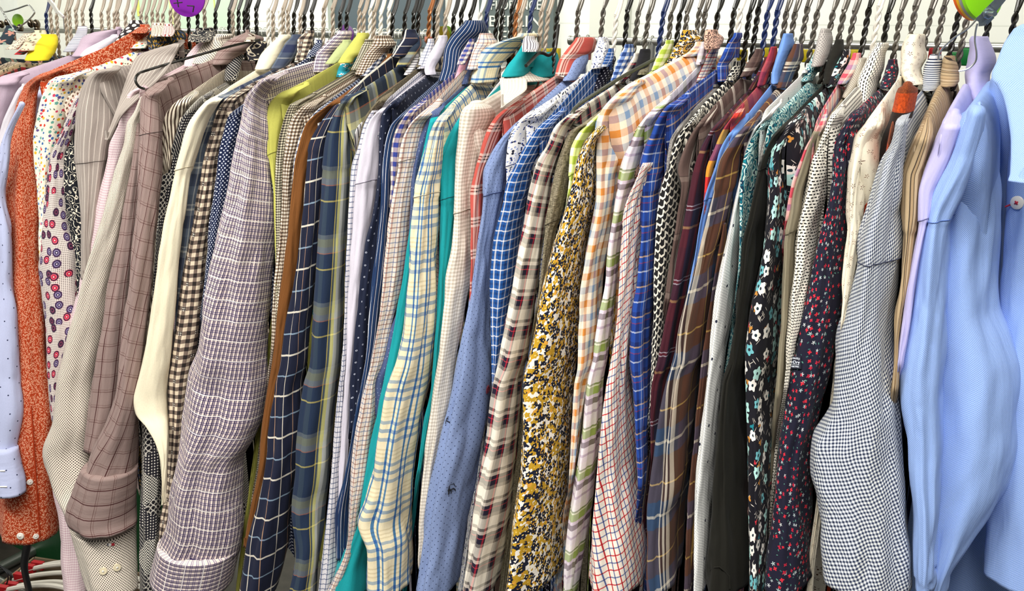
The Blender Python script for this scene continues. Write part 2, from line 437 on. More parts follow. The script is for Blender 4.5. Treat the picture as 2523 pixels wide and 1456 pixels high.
def torso(name, rid, th, mat, parent, hem=0.70, seed=None, lift=0.0):
    """the crushed shirt body: shoulder line over the hanger, front and back panel hanging close together"""
    pts = rid; N_, T_ = pts[0], pts[-1]
    seed = random.uniform(0, 60)
    thT, thN = th if isinstance(th, tuple) else (th, th)
    def on(pts, Y):
        for i in range(len(pts)-1):
            a, b = pts[i], pts[i+1]
            if b.y <= Y <= a.y:
                t = (a.y-Y)/max(1e-6, a.y-b.y); return a.lerp(b, t)
        return pts[0].copy() if Y > pts[0].y else pts[-1].copy()
    st = []
    nN = 26
    for i in range(nN+1):
        t = i/nN; t = 1-(1-t)**1.6 if False else t**1.35
        Y = YT+(YN-YT)*t; p = on(pts, Y); p.z -= lift; st.append((p, Y-YT))
    dX = (N_.x-T_.x)*0.85
    for i in range(1, 5):
        Y = YN+(2*YC-YN-YN)*i/5; t = i/5
        st.append((Vector((N_.x+dX*0.45*t, Y, N_.z-lift-0.006*math.sin(math.pi*t))), Y-YT))
    for i in range(0, 9):
        t = i/8; Y = 2*YC-YN+(YN-YT)*t
        st.append((Vector((N_.x+dX*0.45+dX*0.7*t, Y, N_.z-lift+(T_.z-N_.z)*t)), (2*YC-YT)-Y))
    zb = EYE.z+ZT-hem
    prof = [(-0.50, 1.0), (-0.52, 0.7), (-0.52, 0.4), (-0.48, 0.2), (-0.42, 0.08), (-0.34, 0.03), (-0.22, 0.010), (-0.10, 0.002),
            (0.0, 0.0), (0.12, 0.001), (0.30, 0.008), (0.50, 0.024), (0.68, 0.05), (0.82, 0.09), (0.90, 0.15), (0.94, 0.25), (0.95, 0.4), (0.92, 0.6), (0.9, 0.8), (0.88, 1.0)]
    V, F, T = [], [], []
    for (p, e) in st:
        q = min(1.0, max(0.0, e)/0.03); kk = 0.10+0.90*math.sqrt(max(0, 1-(1-q)**2))
        rd = 0.014*(1-math.sqrt(max(0, 1-(1-min(1, max(0, e)/0.02))**2)))
        H = p.z-zb; acc = 0.0; last = None
        for (a, hfrac) in prof:
            z = p.z-rd-hfrac*H if hfrac > 0.2 else p.z-rd-hfrac*H
            dz = p.z-z
            q_ = min(1.0, max(0.0, e)/(YN-YT)); w = (thT+(thN-thT)*q_)*a*kk
            w += 0.004*noise.noise(Vector((p.y*16+seed, z*5, 3.0 if a > 0 else 9.0)))*min(1, dz/0.08)*kk
            Y = p.y
            if dz > 0.03 and e < 0.05: Y = max(Y, YT+0.035*min(1, (dz-0.03)/0.08)) if p.y < YC else min(Y, 2*YC-YT-0.035)
            V.append(Vector((p.x+w, Y, z)))
            T.append((p.y, (p.z-z)*(1 if a >= 0 else -1)))
    m = len(prof)
    for i in range(len(st)-1):
        for j in range(m-1):
            F.append((i*m+j, i*m+j+1, (i+1)*m+j+1, (i+1)*m+j))
    return mesh_obj(name, V, F, mat, parent, uvs=T)

def stick(o, px, py):
    """point and normal where the eye ray through a photo position meets object o"""
    me = o.data; base = Vector(o.parent.location) if o.parent else Vector((0, 0, 0))
    bv = BVHTree.FromPolygons([v.co+base for v in me.vertices], [tuple(p.vertices) for p in me.polygons])
    d = ray(px, py).normalized(); hit = bv.ray_cast(EYE, d)
    if hit[0] is None: return None
    nrm = hit[1]
    if nrm.dot(d) > 0: nrm = -nrm
    return hit[0], nrm

def button(parent, on, px, py, r, mat, name='button', squash=1.0):
    h = stick(on, px, py)
    if not h: print('no hit', px, py); return None
    p, nrm = h
    b = MB().disc(p+nrm*0.0012, nrm, r, 0.0024, 22, squash)
    a = nrm.orthogonal().normalized(); u = nrm.cross(a)
    o = b.build(name, mat, parent)
    k = MB().tube([p+nrm*0.0024+a*r*0.3, p+nrm*0.0030, p+nrm*0.0024-a*r*0.3], r*0.12, 6)
    k.tube([p+nrm*0.0024+u*r*0.3, p+nrm*0.0030, p+nrm*0.0024-u*r*0.3], r*0.12, 6)
    return o, k, p, nrm

def text_mesh(name, body, size, mat, parent, origin, right, up, align='LEFT', depth=0.0006, sx=1.0):
    cu = bpy.data.curves.new(name, 'FONT'); cu.body = body; cu.size = size; cu.extrude = depth; cu.align_x = align; cu.resolution_u = 3
    t = bpy.data.objects.new(name, cu); C.objects.link(t)
    bpy.context.view_layer.update()
    me = bpy.data.meshes.new_from_object(t.evaluated_get(bpy.context.evaluated_depsgraph_get()))
    bpy.data.objects.remove(t)
    r = Vector(right).normalized(); u = Vector(up).normalized(); nn = r.cross(u)
    pl = Vector(parent.location) if parent else Vector((0, 0, 0))
    for v in me.vertices:
        v.co = Vector(origin)-pl + r*(v.co.x*sx)+u*v.co.y+nn*v.co.z
    me.materials.clear(); me.materials.append(mat)
    o = bpy.data.objects.new(name, me); C.objects.link(o)
    if parent: o.parent = parent
    return o
# ------------------------------------------------------------ fabrics
def fabrics():
    m = {}
    m['dkflor'] = (lambda n: n.done(n.flowers(n.flowers('#22303c', 0.035, 0.36, 5, [(0, '#c58d7c'), (0.5, '#d8a58f')]), 0.03, 0.25, 2, [(0, '#8fa89a'), (0.6, '#6d8478')], (0.013, 0.02))))(N('dark_floral_cloth'))
    m['creamprint'] = (lambda n: n.done(n.twigs('#e6d8c4', 0.007, '#857367', 2.2, 0.5, 0.28)))(N('cream_print_cloth'))
    m['creamflor'] = (lambda n: n.done(n.flowers('#e6d6b6', 0.012, 0.3, 5, [(0, '#7d7a58'), (0.4, '#8b5a48'), (0.7, '#4b5a48')], keep=0.8)))(N('cream_floral_cloth'))
    m['redblk'] = M_gingham('red_black_check', 0.03, '#d8352c', '#a3202c', '#2a2420')
    m['yellow'] = M_solid('yellow_cloth', '#f0da2a')
    m['finestripe'] = M_stripe('fine_navy_stripe', 0.0024, [(0, '#e4e2ea'), (0.6, '#4d5068')])
    m['lilac'] = M_solid('lilac_cloth', '#c2adbd')
    m['palegrey'] = M_solid('pale_grey_cloth', '#d9d4dc')
    m['lattice'] = (lambda n: n.done(n.mix(n.math('LESS_THAN', n.vor(95, 0.0).outputs['Distance'], 0.33), '#2a2326', '#eee6dc')))(N('black_white_lattice', rot=0.785))
    m['ltblue'] = M_dots('pale_blue_dotted', '#bdc4e4', '#2a3152', 0.021, 0.055, rand=0.25)
    def orange():
        n = N('rust_leaf_print'); c = n.twigs('#a83710', 0.0070, '#e0a484', 3.6, 0.65, 0.25, keep=0.75)
        c = n.twigs(c, 0.0076, '#e2aa8a', 3.6, -0.6, 0.24, (0.3, 0.1), keep=0.7); c = n.twigs(c, 0.0085, '#d8926e', 3.8, 1.4, 0.2, (0.7, 0.5), keep=0.6); return n.done(c)
    m['orange'] = orange()
    def floral():
        n = N('white_bright_floral'); c = n.flowers('#f4ecd8', 0.011, 0.14, 2, [(0, '#47534a'), (0.6, '#56705f')], (0.004, 0.003), keep=0.8)
        c = n.flowers(c, 0.0088, 0.30, 5, [(0, '#d0402c'), (0.2, '#3c6ba8'), (0.4, '#e3b52e'), (0.58, '#66a596'), (0.74, '#5b4a86'), (0.87, '#cf3f62')], (0, 0), 0.12, None, keep=0.95)
        return n.done(c)
    m['floral'] = floral()
    m['creamdot'] = M_dots('cream_spotted', '#e9dccb', '#7a5a4a', 0.006, 0.28)
    m['pinkdot'] = M_dots('pale_red_spotted', '#eaded6', '#a04a48', 0.006, 0.3)
    def gold():
        n = N('dark_gold_feather'); c = n.twigs('#1e2426', 0.02, '#c79a3a', 9, 0.2, 0.33, keep=0.6); c = n.twigs(c, 0.02, '#3d5a92', 7, 0.9, 0.3, (0.4, 0.2), keep=0.3); return n.done(c)
    m['gold'] = gold()
    def circles():
        n = N('circle_print')
        g = n.vor(1/0.0028, 0.0); base = n.mix(n.math('LESS_THAN', g.outputs['Distance'], 0.3), '#e2d8d0', '#6d5c5c')
        v = n.vor(1/0.0185, 0.75); d = v.outputs['Distance']; rc = n.sep(v.outputs['Color'])
        r1 = n.ramp(d, [(0, '#f3d6d2'), (0.06, '#b3203c'), (0.16, '#d8546a'), (0.24, '#3a1f38'), (0.34, '#c23a52')])
        r2 = n.ramp(d, [(0, '#e6d3e0'), (0.06, '#2c2848'), (0.15, '#8f7fa8'), (0.23, '#372848'), (0.32, '#5d3a60')])
        r3 = n.ramp(d, [(0, '#201a2c'), (0.10, '#7a3a58'), (0.2, '#3a2238'), (0.32, '#54405a')])
        c = n.mix(n.math('LESS_THAN', rc[0], 0.35), r2, r1); c = n.mix(n.math('GREATER_THAN', rc[0], 0.7), c, r3)
        mask = n.math('MULTIPLY', n.math('LESS_THAN', d, 0.37), n.math('LESS_THAN', rc[1], 0.85))
        return n.done(n.mix(mask, base, c))
    m['circles'] = circles()
    def paisley(name, bg, fg, sc=60, k=5.0, th=0.16):
        n = N(name); w = n.noise(sc, 1.5); f = n.math('FRACT', n.math('MULTIPLY', w, k)); ln = n.math('LESS_THAN', f, th)
        v = n.vor(sc*1.8, 1.0); dots = n.math('LESS_THAN', v.outputs['Distance'], 0.14)
        return n.done(n.mix(n.math('MAXIMUM', ln, dots), bg, fg))
    m['paisley'] = paisley('black_paisley', '#14171f', '#e6dcc8', 52, 7.5, 0.17)
    m['scroll'] = paisley('dark_scroll_print', '#1e1c24', '#cbbfa8', 38, 4.5, 0.2)
    m['greystripe'] = M_stripe('grey_pinstripe', 0.0082, [(0, '#9f948c'), (0.45, '#aaa098'), (0.6, '#e4d9cc'), (0.68, '#9f948c')])
    m['pinkging'] = M_gingham('pale_pink_check', 0.0040, '#f1e3e2', '#e2c9cd', '#cdaab4')
    m['pindot'] = M_dots('white_brown_pindot', '#efe4d4', '#33241f', 0.0031, 0.30)
    m['mauve'] = M_plaid('mauve_plaid', 0.024, [(0, '#b8a8a4'), (0.30, '#5c3032'), (0.36, '#b8a8a4'), (0.45, '#8a6866'), (0.475, '#b8a8a4'), (0.7, '#b0a09c')],
                         0.024, [(0, '#d6cac6'), (0.4, '#9a7c78'), (0.44, '#d6cac6'), (0.55, '#a88c88'), (0.575, '#d6cac6')], mode='MULTIPLY')
    m['creamstripe'] = M_stripe('cream_brown_stripe', 0.0040, [(0, '#e9ddc8'), (0.55, '#4a382e')], slant=0.25)
    def patch():
        n = N('black_white_patchwork'); sel = n.sep(n.vor(28, 1.0).outputs['Color'])[0]
        a = n.math('LESS_THAN', n.fr(n.u, 0.0042), 0.5); b = n.math('LESS_THAN', n.fr(n.v, 0.0042), 0.5)
        chk = n.mix(n.math('ABSOLUTE', n.math('SUBTRACT', a, b)), '#1c1c22', '#e2dccf')
        dia = n.mix(n.math('LESS_THAN', n.fr(n.math('ADD', n.u, n.v), 0.0055), 0.3), '#23232a', '#bdb7ac')
        dot = n.mix(n.math('LESS_THAN', n.vor(230, 0.0).outputs['Distance'], 0.25), '#24222a', '#e8e2d8')
        rg = n.vor(120, 0.0).outputs['Distance']; rings = n.mix(n.math('COMPARE', rg, 0.42, 0.08), '#1d1b22', '#d8d2c6')
        c = n.mix(n.math('GREATER_THAN', sel, 0.35), chk, dia); c = n.mix(n.math('GREATER_THAN', sel, 0.58), c, dot); c = n.mix(n.math('GREATER_THAN', sel, 0.75), c, rings)
        return n.done(c)
    m['patch'] = patch()
    m['cream'] = M_solid('cream_cloth', '#f3e9cc')
    m['bluegrey'] = M_plaid('blue_grey_plaid', 0.052, [(0, '#525c6c'), (0.3, '#b3b5ae'), (0.34, '#525c6c'), (0.55, '#2b3352'), (0.85, '#646b76')],
                            0.06, [(0, '#5d6878'), (0.2, '#262d4a'), (0.5, '#6a717c'), (0.62, '#c5c6bd'), (0.67, '#6a717c'), (0.74, '#b0b2ae'), (0.77, '#4d5868')])
    def dkging():
        n = N('brown_cream_gingham'); a = n.math('LESS_THAN', n.fr(n.u, 0.0118), 0.5); b = n.math('LESS_THAN', n.fr(n.v, 0.0118), 0.5)
        t = n.math('MULTIPLY', n.math('ADD', a, b), 0.45); c = n.ramp(t, [(0, '#ead9be'), (0.3, '#7d6c60'), (0.7, '#2c2523')])
        sel = n.math('MULTIPLY', n.math('LESS_THAN', n.fr(n.u, 0.0236), 0.25), n.math('LESS_THAN', n.fr(n.v, 0.0354), 0.1667))
        dt = n.math('MULTIPLY', n.math('LESS_THAN', n.fr(n.u, 0.00295, 0.1), 0.55), n.math('LESS_THAN', n.fr(n.v, 0.00295, 0.1), 0.55))
        return n.done(n.mix(n.math('MULTIPLY', sel, dt), c, '#efe6d8'))
    m['dkging'] = dkging()
    m['navydot'] = M_dots('navy_white_dotted', '#142042', '#d4d8e2', 0.0042, 0.26)
    def purple():
        n = N('purple_white_check'); s1 = [(0, '#f4ece6'), (0.22, '#2c1a52'), (0.44, '#f4ece6'), (0.56, '#3c2a66'), (0.74, '#f4ece6')]
        s2 = [(0, '#f4ece6'), (0.25, '#8d80a8'), (0.38, '#f4ece6'), (0.55, '#9c90b4'), (0.68, '#f4ece6')]
        c = n.mix(1.0, n.ramp(n.fr(n.u, 0.0064), s1), n.ramp(n.fr(n.v, 0.0080), s2), 'MULTIPLY')
        c = n.mix(n.math('LESS_THAN', n.fr(n.v, 0.0265), 0.04), c, '#f6efea'); pass
        return n.done(c)
    m['purple'] = purple()
    m['palelime'] = M_solid('pale_lime_cloth', '#b4be86')
    m['lime'] = M_solid('lime_cloth', '#c2c05e')
    m['turq'] = (lambda n: n.done(n.flowers(n.flowers('#2a9db4', 0.016, 0.34, 5, [(0, '#f0ece4'), (0.6, '#ffffff')], centre='#d8763c'), 0.014, 0.22, 3, [(0, '#1c3a48'), (0.7, '#d88a4a')], (0.01, 0.004), keep=0.5)))(N('turquoise_floral'))
    m['hound'] = M_gingham('olive_micro_check', 0.0034, '#eae3c8', '#8d8470', '#262320')
    m['brnging'] = M_gingham('brown_small_gingham', 0.0047, '#f0e8d8', '#99846e', '#45362c')
    m['bwging'] = M_gingham('navy_white_gingham', 0.0092, '#eeeae2', '#80879a', '#1d2438')
    m['brown'] = M_stripe('brown_corduroy', 0.0018, [(0, '#7d4e22'), (0.6, '#6b401a')])
    m['navywin'] = M_plaid('navy_windowpane', 0.040, [(0, '#1b2036'), (0.30, '#cfc6b6'), (0.335, '#1b2036'), (0.8, '#b08c70'), (0.825, '#1b2036')],
                           0.056, [(0, '#1b2036'), (0.2, '#d6cfc0'), (0.245, '#1b2036'), (0.7, '#7e93a6'), (0.735, '#1b2036')], mode='LIGHTEN')
    m['madras'] = M_plaid('yellow_grey_madras', 0.060, [(0, '#23303c'), (0.22, '#e9dc8a'), (0.3, '#8d928c'), (0.5, '#c9cfc8'), (0.62, '#e6df9c'), (0.72, '#3a444a')],
                          0.085, [(0, '#22304a'), (0.18, '#e8c86a'), (0.2, '#22304a'), (0.42, '#c87a5c'), (0.445, '#8d8f88'), (0.58, '#e6e0a4'), (0.68, '#a5aca8'), (0.8, '#2c3a4c')], fac=0.55)
    m['madrasfront'] = M_plaid('pale_yellow_madras', 0.12, [(0, '#1c2a44'), (0.13, '#34424f'), (0.20, '#1c2a44'), (0.305, '#e8cf60'), (0.32, '#5a666c'), (0.345, '#efe98e'), (0.39, '#e4e6de'), (0.44, '#a8aca6'), (0.50, '#4a5458'), (0.58, '#c8b850'), (0.6, '#30383e'), (0.75, '#1c2a44')],
                          0.085, [(0, '#24344c'), (0.18, '#d8c86a'), (0.205, '#24344c'), (0.42, '#b8785c'), (0.435, '#80868a'), (0.52, '#8a8c70'), (0.64, '#6c7478'), (0.70, '#24344c')], fac=0.42)
    m['olivebrn'] = M_tweed('olive_brown_tweed', '#4d4434', '#857a62', 600)
    m['whiteblkstripe'] = M_stripe('white_black_pinstripe', 0.0075, [(0, '#ece8ea'), (0.75, '#3a3440')])
    m['whitegrid'] = M_plaid('white_grey_grid', 0.0066, [(0, '#eceaec'), (0.82, '#8089a2')], 0.0066, [(0, '#eceaec'), (0.82, '#8089a2')], mode='MULTIPLY')
    m['lavwhite'] = M_solid('pale_lavender_cloth', '#d6d0dc', 0.05)
    m['navyring'] = M_dots('navy_ring_print', '#1a2138', '#c8ccda', 0.0108, 0.095, ring=True, rand=0.1)
    m['navystripe'] = M_stripe('navy_white_stripe', 0.0052, [(0, '#17345c'), (0.45, '#1d2c50'), (0.78, '#d9dbe0'), (0.90, '#17345c')])
    m['bluecrm'] = M_gingham('cream_indigo_check', 0.0115, '#ecdfce', '#9a8d9c', '#33408c')
    m['tatt'] = M_plaid('cream_tattersall', 0.0118, [(0, '#f1e9e2'), (0.2, '#c2a49c'), (0.34, '#f1e9e2'), (0.7, '#a4abc0'), (0.84, '#f1e9e2')],
                        0.0118, [(0, '#f1e9e2'), (0.2, '#b89c94'), (0.32, '#f1e9e2'), (0.7, '#a4abc0'), (0.82, '#f1e9e2')], mode='MULTIPLY')
    m['pink'] = M_solid('pink_cloth', '#dba2b2')
    m['steel'] = M_dots('steel_blue_fleck', '#4d5b84', '#a7b0c8', 0.006, 0.09, rand=1.0)
    m['blueplaid'] = M_plaid('cream_blue_plaid', 0.0285, [(0, '#f5eeda'), (0.30, '#4b80bd'), (0.42, '#f5eeda'), (0.60, '#5a8cc4'), (0.71, '#f5eeda')],
                             0.050, [(0, '#f5eeda'), (0.06, '#a9bad0'), (0.15, '#f5eeda'), (0.27, '#9fb3cd'), (0.36, '#f5eeda'), (0.48, '#a9bad0'), (0.56, '#f5eeda'), (0.64, '#e6dcc4'), (0.68, '#f7f0de'), (0.74, '#e6dcc4'), (0.78, '#f7f0de'), (0.84, '#e6dcc4'), (0.88, '#f7f0de')], mode='MULTIPLY')
    m['stripewb'] = M_stripe('white_grey_stripe', 0.0048, [(0, '#f0eae8'), (0.6, '#75707a')], axis='v')
    m['teal'] = M_solid('teal_cloth', '#179ca2')
    m['beige'] = M_gingham('beige_gingham', 0.0043, '#f4ece0', '#dcd2c4', '#c3b7a6')
    m['redplaid'] = M_plaid('coral_plaid', 0.037, [(0, '#c0544a'), (0.22, '#f0d2c4'), (0.30, '#120c10'), (0.34, '#e8c0b0'), (0.40, '#120c10'), (0.44, '#f0d2c4'), (0.52, '#c0544a')],
                            0.037, [(0, '#c0544a'), (0.22, '#f0d2c4'), (0.30, '#120c10'), (0.34, '#e8c0b0'), (0.40, '#120c10'), (0.44, '#f0d2c4'), (0.52, '#c0544a')])
    m['bluedot'] = M_dots('chambray_navy_pindot', '#8496c0', '#1e2748', 0.0060, 0.10)
    def leo():
        n = N('white_navy_leopard'); c = n.flowers('#efece8', 0.0056, 0.46, 2, [(0, '#7f90c4'), (0.4, '#3f4f92'), (0.7, '#1e2238')], keep=0.95, depth=0.42)
        return n.done(n.flowers(c, 0.0056, 0.22, 2, [(0, '#efece8'), (0.5, '#1b1d2c')], keep=0.95))
    m['leo'] = leo()
    m['bluecheck'] = M_plaid('blue_white_check', 0.0098, [(0, '#1d569c'), (0.35, '#142f66'), (0.6, '#1d569c'), (0.84, '#f4f4f4')], 0.0110, [(0, '#1b4f92'), (0.35, '#122c5e'), (0.6, '#1b4f92'), (0.86, '#f4f4f4')])
    m['polka'] = M_dots('navy_polka_dot', '#1c1b30', '#eceaf0', 0.0062, 0.20)
    m['bluewhiteging'] = M_gingham('blue_white_gingham', 0.012, '#e8e6e2', '#6d86b8', '#1f3a72')
    m['tartan'] = M_plaid('red_navy_cream_plaid', 0.030, [(0, '#efe6d4'), (0.3, '#8d857c'), (0.42, '#1e1b30'), (0.66, '#c01c34'), (0.74, '#1e1b30'), (0.8, '#efe6d4')],
                          0.034, [(0, '#f3eadb'), (0.26, '#8d857c'), (0.38, '#1d1a2c'), (0.55, '#c8404c'), (0.58, '#1d1a2c'), (0.7, '#f0e2d4'), (0.82, '#7d756c'), (0.92, '#f3eadb')], fac=0.5)
    m['black'] = M_solid('black_gap_cloth', '#1b1a20')
    def olv():
        n = N('olive_slub'); a = n.noise(160, 2, sx=9, sy=1); b = n.noise(160, 2, sx=1, sy=9)
        return n.done(n.ramp(n.math('MULTIPLY', a, b), [(0.12, '#4b4536'), (0.26, '#7d745e'), (0.4, '#a89e86')], 'LINEAR'))
    m['olive'] = olv()
    m['greenging'] = M_gingham('lime_cream_gingham', 0.018, '#f1f0cf', '#cdda8a', '#a3b83c')
    def yflor():
        n = N('mustard_navy_floral'); v = n.vor(310, 1.0)
        c = n.ramp(n.sep(v.outputs['Color'])[0], [(0, '#f6f0e4'), (0.34, '#c79c26'), (0.66, '#dfa23c'), (0.74, '#f6f0e4'), (0.82, '#171c32')])
        c = n.flowers(c, 0.0082, 0.46, 5, [(0, '#12172c'), (0.68, '#c49a24'), (0.9, '#f4eee0')], (0.003, 0.002), 0.16, '#e9c870', keep=1.0)
        c = n.flowers(c, 0.0068, 0.36, 4, [(0, '#12172c'), (0.6, '#c79c26')], (0.011, 0.017), 0.22, None, keep=0.6)
        return n.done(c)
    m['yflor'] = yflor()
    oc = [(0, '#f2e6d0'), (0.25, '#d98a3e'), (0.5, '#f2e6d0'), (0.75, '#7f9cc0')]
    m['orcheck'] = M_plaid('orange_blue_check', 0.030, oc, 0.030, [(0, '#efe0c8'), (0.25, '#d98a3e'), (0.5, '#efe6d6'), (0.75, '#8098b4')])
    m['leopink'] = M_dots('pink_leopard', '#dcb09a', '#3a2320', 0.007, 0.42, ring=True, rand=0.6)
    m['grnmauve'] = M_plaid('green_mauve_plaid', 0.045, [(0, '#e6dde2'), (0.35, '#8f9d58'), (0.6, '#c8b6c6'), (0.75, '#54424f')],
                            0.046, [(0, '#eae2e6'), (0.14, '#bca8be'), (0.2, '#eae2e6'), (0.36, '#6d5a68'), (0.5, '#d8c8d8'), (0.58, '#8fa848'), (0.76, '#e0e4c0'), (0.8, '#7a8a50'), (0.84, '#efeae6')], fac=0.72)
    rb = [(0, '#f8f2ea'), (0.15, '#c4303a'), (0.26, '#f8f2ea'), (0.65, '#5a6aa6'), (0.75, '#f8f2ea')]
    m['redblue'] = M_plaid('white_red_blue_check', 0.0128, rb, 0.0150, [(0, '#f8f2ea'), (0.15, '#d05058'), (0.24, '#f8f2ea'), (0.65, '#7a88b4'), (0.74, '#f8f2ea')], mode='MULTIPLY')
    m['royal'] = M_plaid('royal_blue_plaid', 0.029, [(0, '#1d4496'), (0.22, '#141f58'), (0.4, '#2150ac'), (0.55, '#c5d2ee'), (0.60, '#2450a0'), (0.8, '#e0b070'), (0.84, '#1d2c68')],
                         0.031, [(0, '#2449a0'), (0.3, '#d6def0'), (0.35, '#1f3a88'), (0.6, '#8a3a58'), (0.64, '#2450a8'), (0.8, '#e8c084'), (0.85, '#1d2c68')], fac=0.5)
    def geo():
        n = N('black_cream_geometric'); P = 0.0078
        d = [n.fr(n.u, P), n.fr(n.math('MULTIPLY_ADD', n.v, 0.866, n.math('MULTIPLY', n.u, 0.5)), P), n.fr(n.math('MULTIPLY_ADD', n.v, -0.866, n.math('MULTIPLY', n.u, 0.5)), P)]
        ln = []
        for i in range(3):
            a = n.math('LESS_THAN', n.math('ABSOLUTE', n.math('SUBTRACT', d[i], 0.5)), 0.13)
            b = n.math('LESS_THAN', d[(i+1) % 3], 0.62); ln.append(n.math('MULTIPLY', a, b))
        k = n.math('MAXIMUM', n.math('MAXIMUM', ln[0], ln[1]), ln[2])
        return n.done(n.mix(k, '#1b1a1c', '#e6e0d0'))
    m['geo'] = geo()
    m['greywool'] = M_tweed('grey_marl_knit', '#6d6966', '#a5a09a', 700)
    m['brownplaid'] = M_plaid('brown_cream_plaid', 0.048, [(0, '#5b4842'), (0.34, '#e8dfd0'), (0.46, '#2b2220'), (0.48, '#e8dfd0'), (0.52, '#5b4842'), (0.8, '#6f5a52')],
                              0.060, [(0, '#54423d'), (0.4, '#8a7a70'), (0.5, '#2d2422'), (0.52, '#5f4c46')], fac=0.36)
    m['maroon'] = M_plaid('maroon_navy_plaid', 0.045, [(0, '#4a1824'), (0.3, '#1d2038'), (0.6, '#6a1c2c'), (0.75, '#8088a8'), (0.78, '#241c30')],
                          0.075, [(0, '#4a1824'), (0.25, '#b08a5c'), (0.285, '#1b1d32'), (0.5, '#c8c4d0'), (0.515, '#5a1824'), (0.55, '#c8c4d0'), (0.565, '#3a1624')], fac=0.42)
    m['redmadras'] = M_plaid('red_yellow_madras', 0.10, [(0, '#c8382e'), (0.3, '#d89a38'), (0.5, '#8a3046'), (0.8, '#d86a5a')],
                             0.13, [(0, '#e39a92'), (0.16, '#8a3048'), (0.3, '#d4302c'), (0.42, '#e6a632'), (0.55, '#4a4a6a'), (0.68, '#a89a48'), (0.8, '#7a2f44'), (0.9, '#d8382c')], fac=0.72)
    m['corn'] = M_solid('cornflower_blue_cloth', '#6c93d6', 0.04)
    m['brnnavy'] = M_plaid('brown_navy_yellow_plaid', 0.085, [(0, '#59372a'), (0.30, '#dfb45c'), (0.325, '#59372a'), (0.5, '#2f4560'), (0.7, '#dcd4c4'), (0.73, '#1f2430'), (0.77, '#e0d8c8'), (0.81, '#1f2430'), (0.84, '#d8ccb8'), (0.92, '#4a382e')],
                           0.078, [(0, '#5a3826'), (0.25, '#33486a'), (0.40, '#dfd8c8'), (0.44, '#33486a'), (0.62, '#5a3826'), (0.85, '#e0b860'), (0.875, '#5a3826')], fac=0.42)
    m['whitedash'] = (lambda n: n.done(n.mix(n.math('LESS_THAN', n.vor(34, 0.55, vec=n.off(.01, .02)).outputs['Distance'], 0.055), n.mix(n.math('LESS_THAN', n.vor(420, 0.0).outputs['Distance'], 0.26), '#f0f0ec', '#b9bbbc'), '#20263c')))(N('white_textured_dotted', rot=0.5))
    m['greyknit'] = M_dots('grey_marl_pique', '#b6b0aa', '#857f7c', 0.0034, 0.3)
    def tealf():
        n = N('teal_floral'); w = n.noise(70, 1.5); f = n.math('FRACT', n.math('MULTIPLY', w, 8.0))
        c = n.ramp(f, [(0, '#0d2f48'), (0.17, '#cfe8de'), (0.5, '#a8d6d0'), (0.62, '#0c3a52'), (0.74, '#128a96'), (0.9, '#0a5a70')])
        return n.done(c)
    m['tealflor'] = tealf()
    m['darkolive'] = M_solid('black_olive_cloth', '#1a1913', 0.06)
    def dkfl():
        n = N('black_mint_floral'); c = n.twigs('#15141d', 0.016, '#e6ddd0', 11, 0.9, 0.2, keep=0.16); c = n.twigs(c, 0.018, '#d8d0c4', 12, -0.7, 0.2, (0.3, 0.6), keep=0.14)
        c = n.flowers(c, 0.019, 0.2, 3, [(0, '#c98a3c'), (0.4, '#1d7f8c'), (0.7, '#c9323e')], (0.007, 0.011), keep=0.6)
        c = n.flowers(c, 0.0165, 0.43, 5, [(0, '#f4efe6'), (0.45, '#b4e2da'), (0.78, '#6fb8c0')], (0, 0), 0.16, '#20303a', keep=0.72); return n.done(c)
    m['dkfl'] = dkfl()
    m['tweedgrey'] = M_weave('light_grey_tweed', '#c8c0b2', '#8d8678', 0.0028)
    m['taupe'] = M_solid('taupe_cloth', '#8c836d')
    m['pastel'] = M_plaid('pink_blue_pastel_check', 0.034, [(0, '#d85e6a'), (0.3, '#f0d2c4'), (0.55, '#8d9cc0'), (0.8, '#eec8c0')], 0.036, [(0, '#c83a50'), (0.3, '#f2dccf'), (0.6, '#7f8cb0'), (0.8, '#efc8c0')])
    def dash():
        n = N('cream_black_dash_weave'); row = n.fr(n.v, 0.0031); a = n.math('LESS_THAN', row, 0.42)
        rowi = n.math('FLOOR', n.math('MULTIPLY_ADD', n.v, 1/0.0031, 1000.0)); sh = n.math('MULTIPLY', n.math('MODULO', rowi, 2.0), 0.5)
        d = n.math('LESS_THAN', n.math('FRACT', n.math('ADD', n.math('MULTIPLY_ADD', n.u, 1/0.0054, 500.0), sh)), 0.66)
        return n.done(n.mix(n.math('MULTIPLY', a, d), '#efe9dc', '#23211f'))
    m['dash'] = dash()
    def nditsy():
        n = N('navy_red_ditsy'); c = n.flowers('#1b1a2e', 0.0070, 0.16, 2, [(0, '#5e9a88'), (0.5, '#3d6a66')], (0.004, 0.003), keep=0.6)
        c = n.flowers(c, 0.0078, 0.25, 5, [(0, '#dfe3e2'), (0.6, '#c4d4d4')], (0.005, 0.006), 0.5, keep=0.5)
        return n.done(n.flowers(c, 0.0076, 0.27, 4, [(0, '#d22c3c'), (0.6, '#b8203a')], (0, 0), 0.25, keep=0.62))
    m['nditsy'] = nditsy()
    m['cditsy'] = (lambda n: n.done(n.flowers(n.flowers('#f3e9d2', 0.0098, 0.27, 5, [(0, '#6d4a38'), (0.6, '#8a5a3c')], depth=0.75, keep=0.9), 0.0098, 0.11, 3, [(0, '#f3e9d2'), (0.5, '#f3e9d2')])))(N('cream_brown_ditsy'))
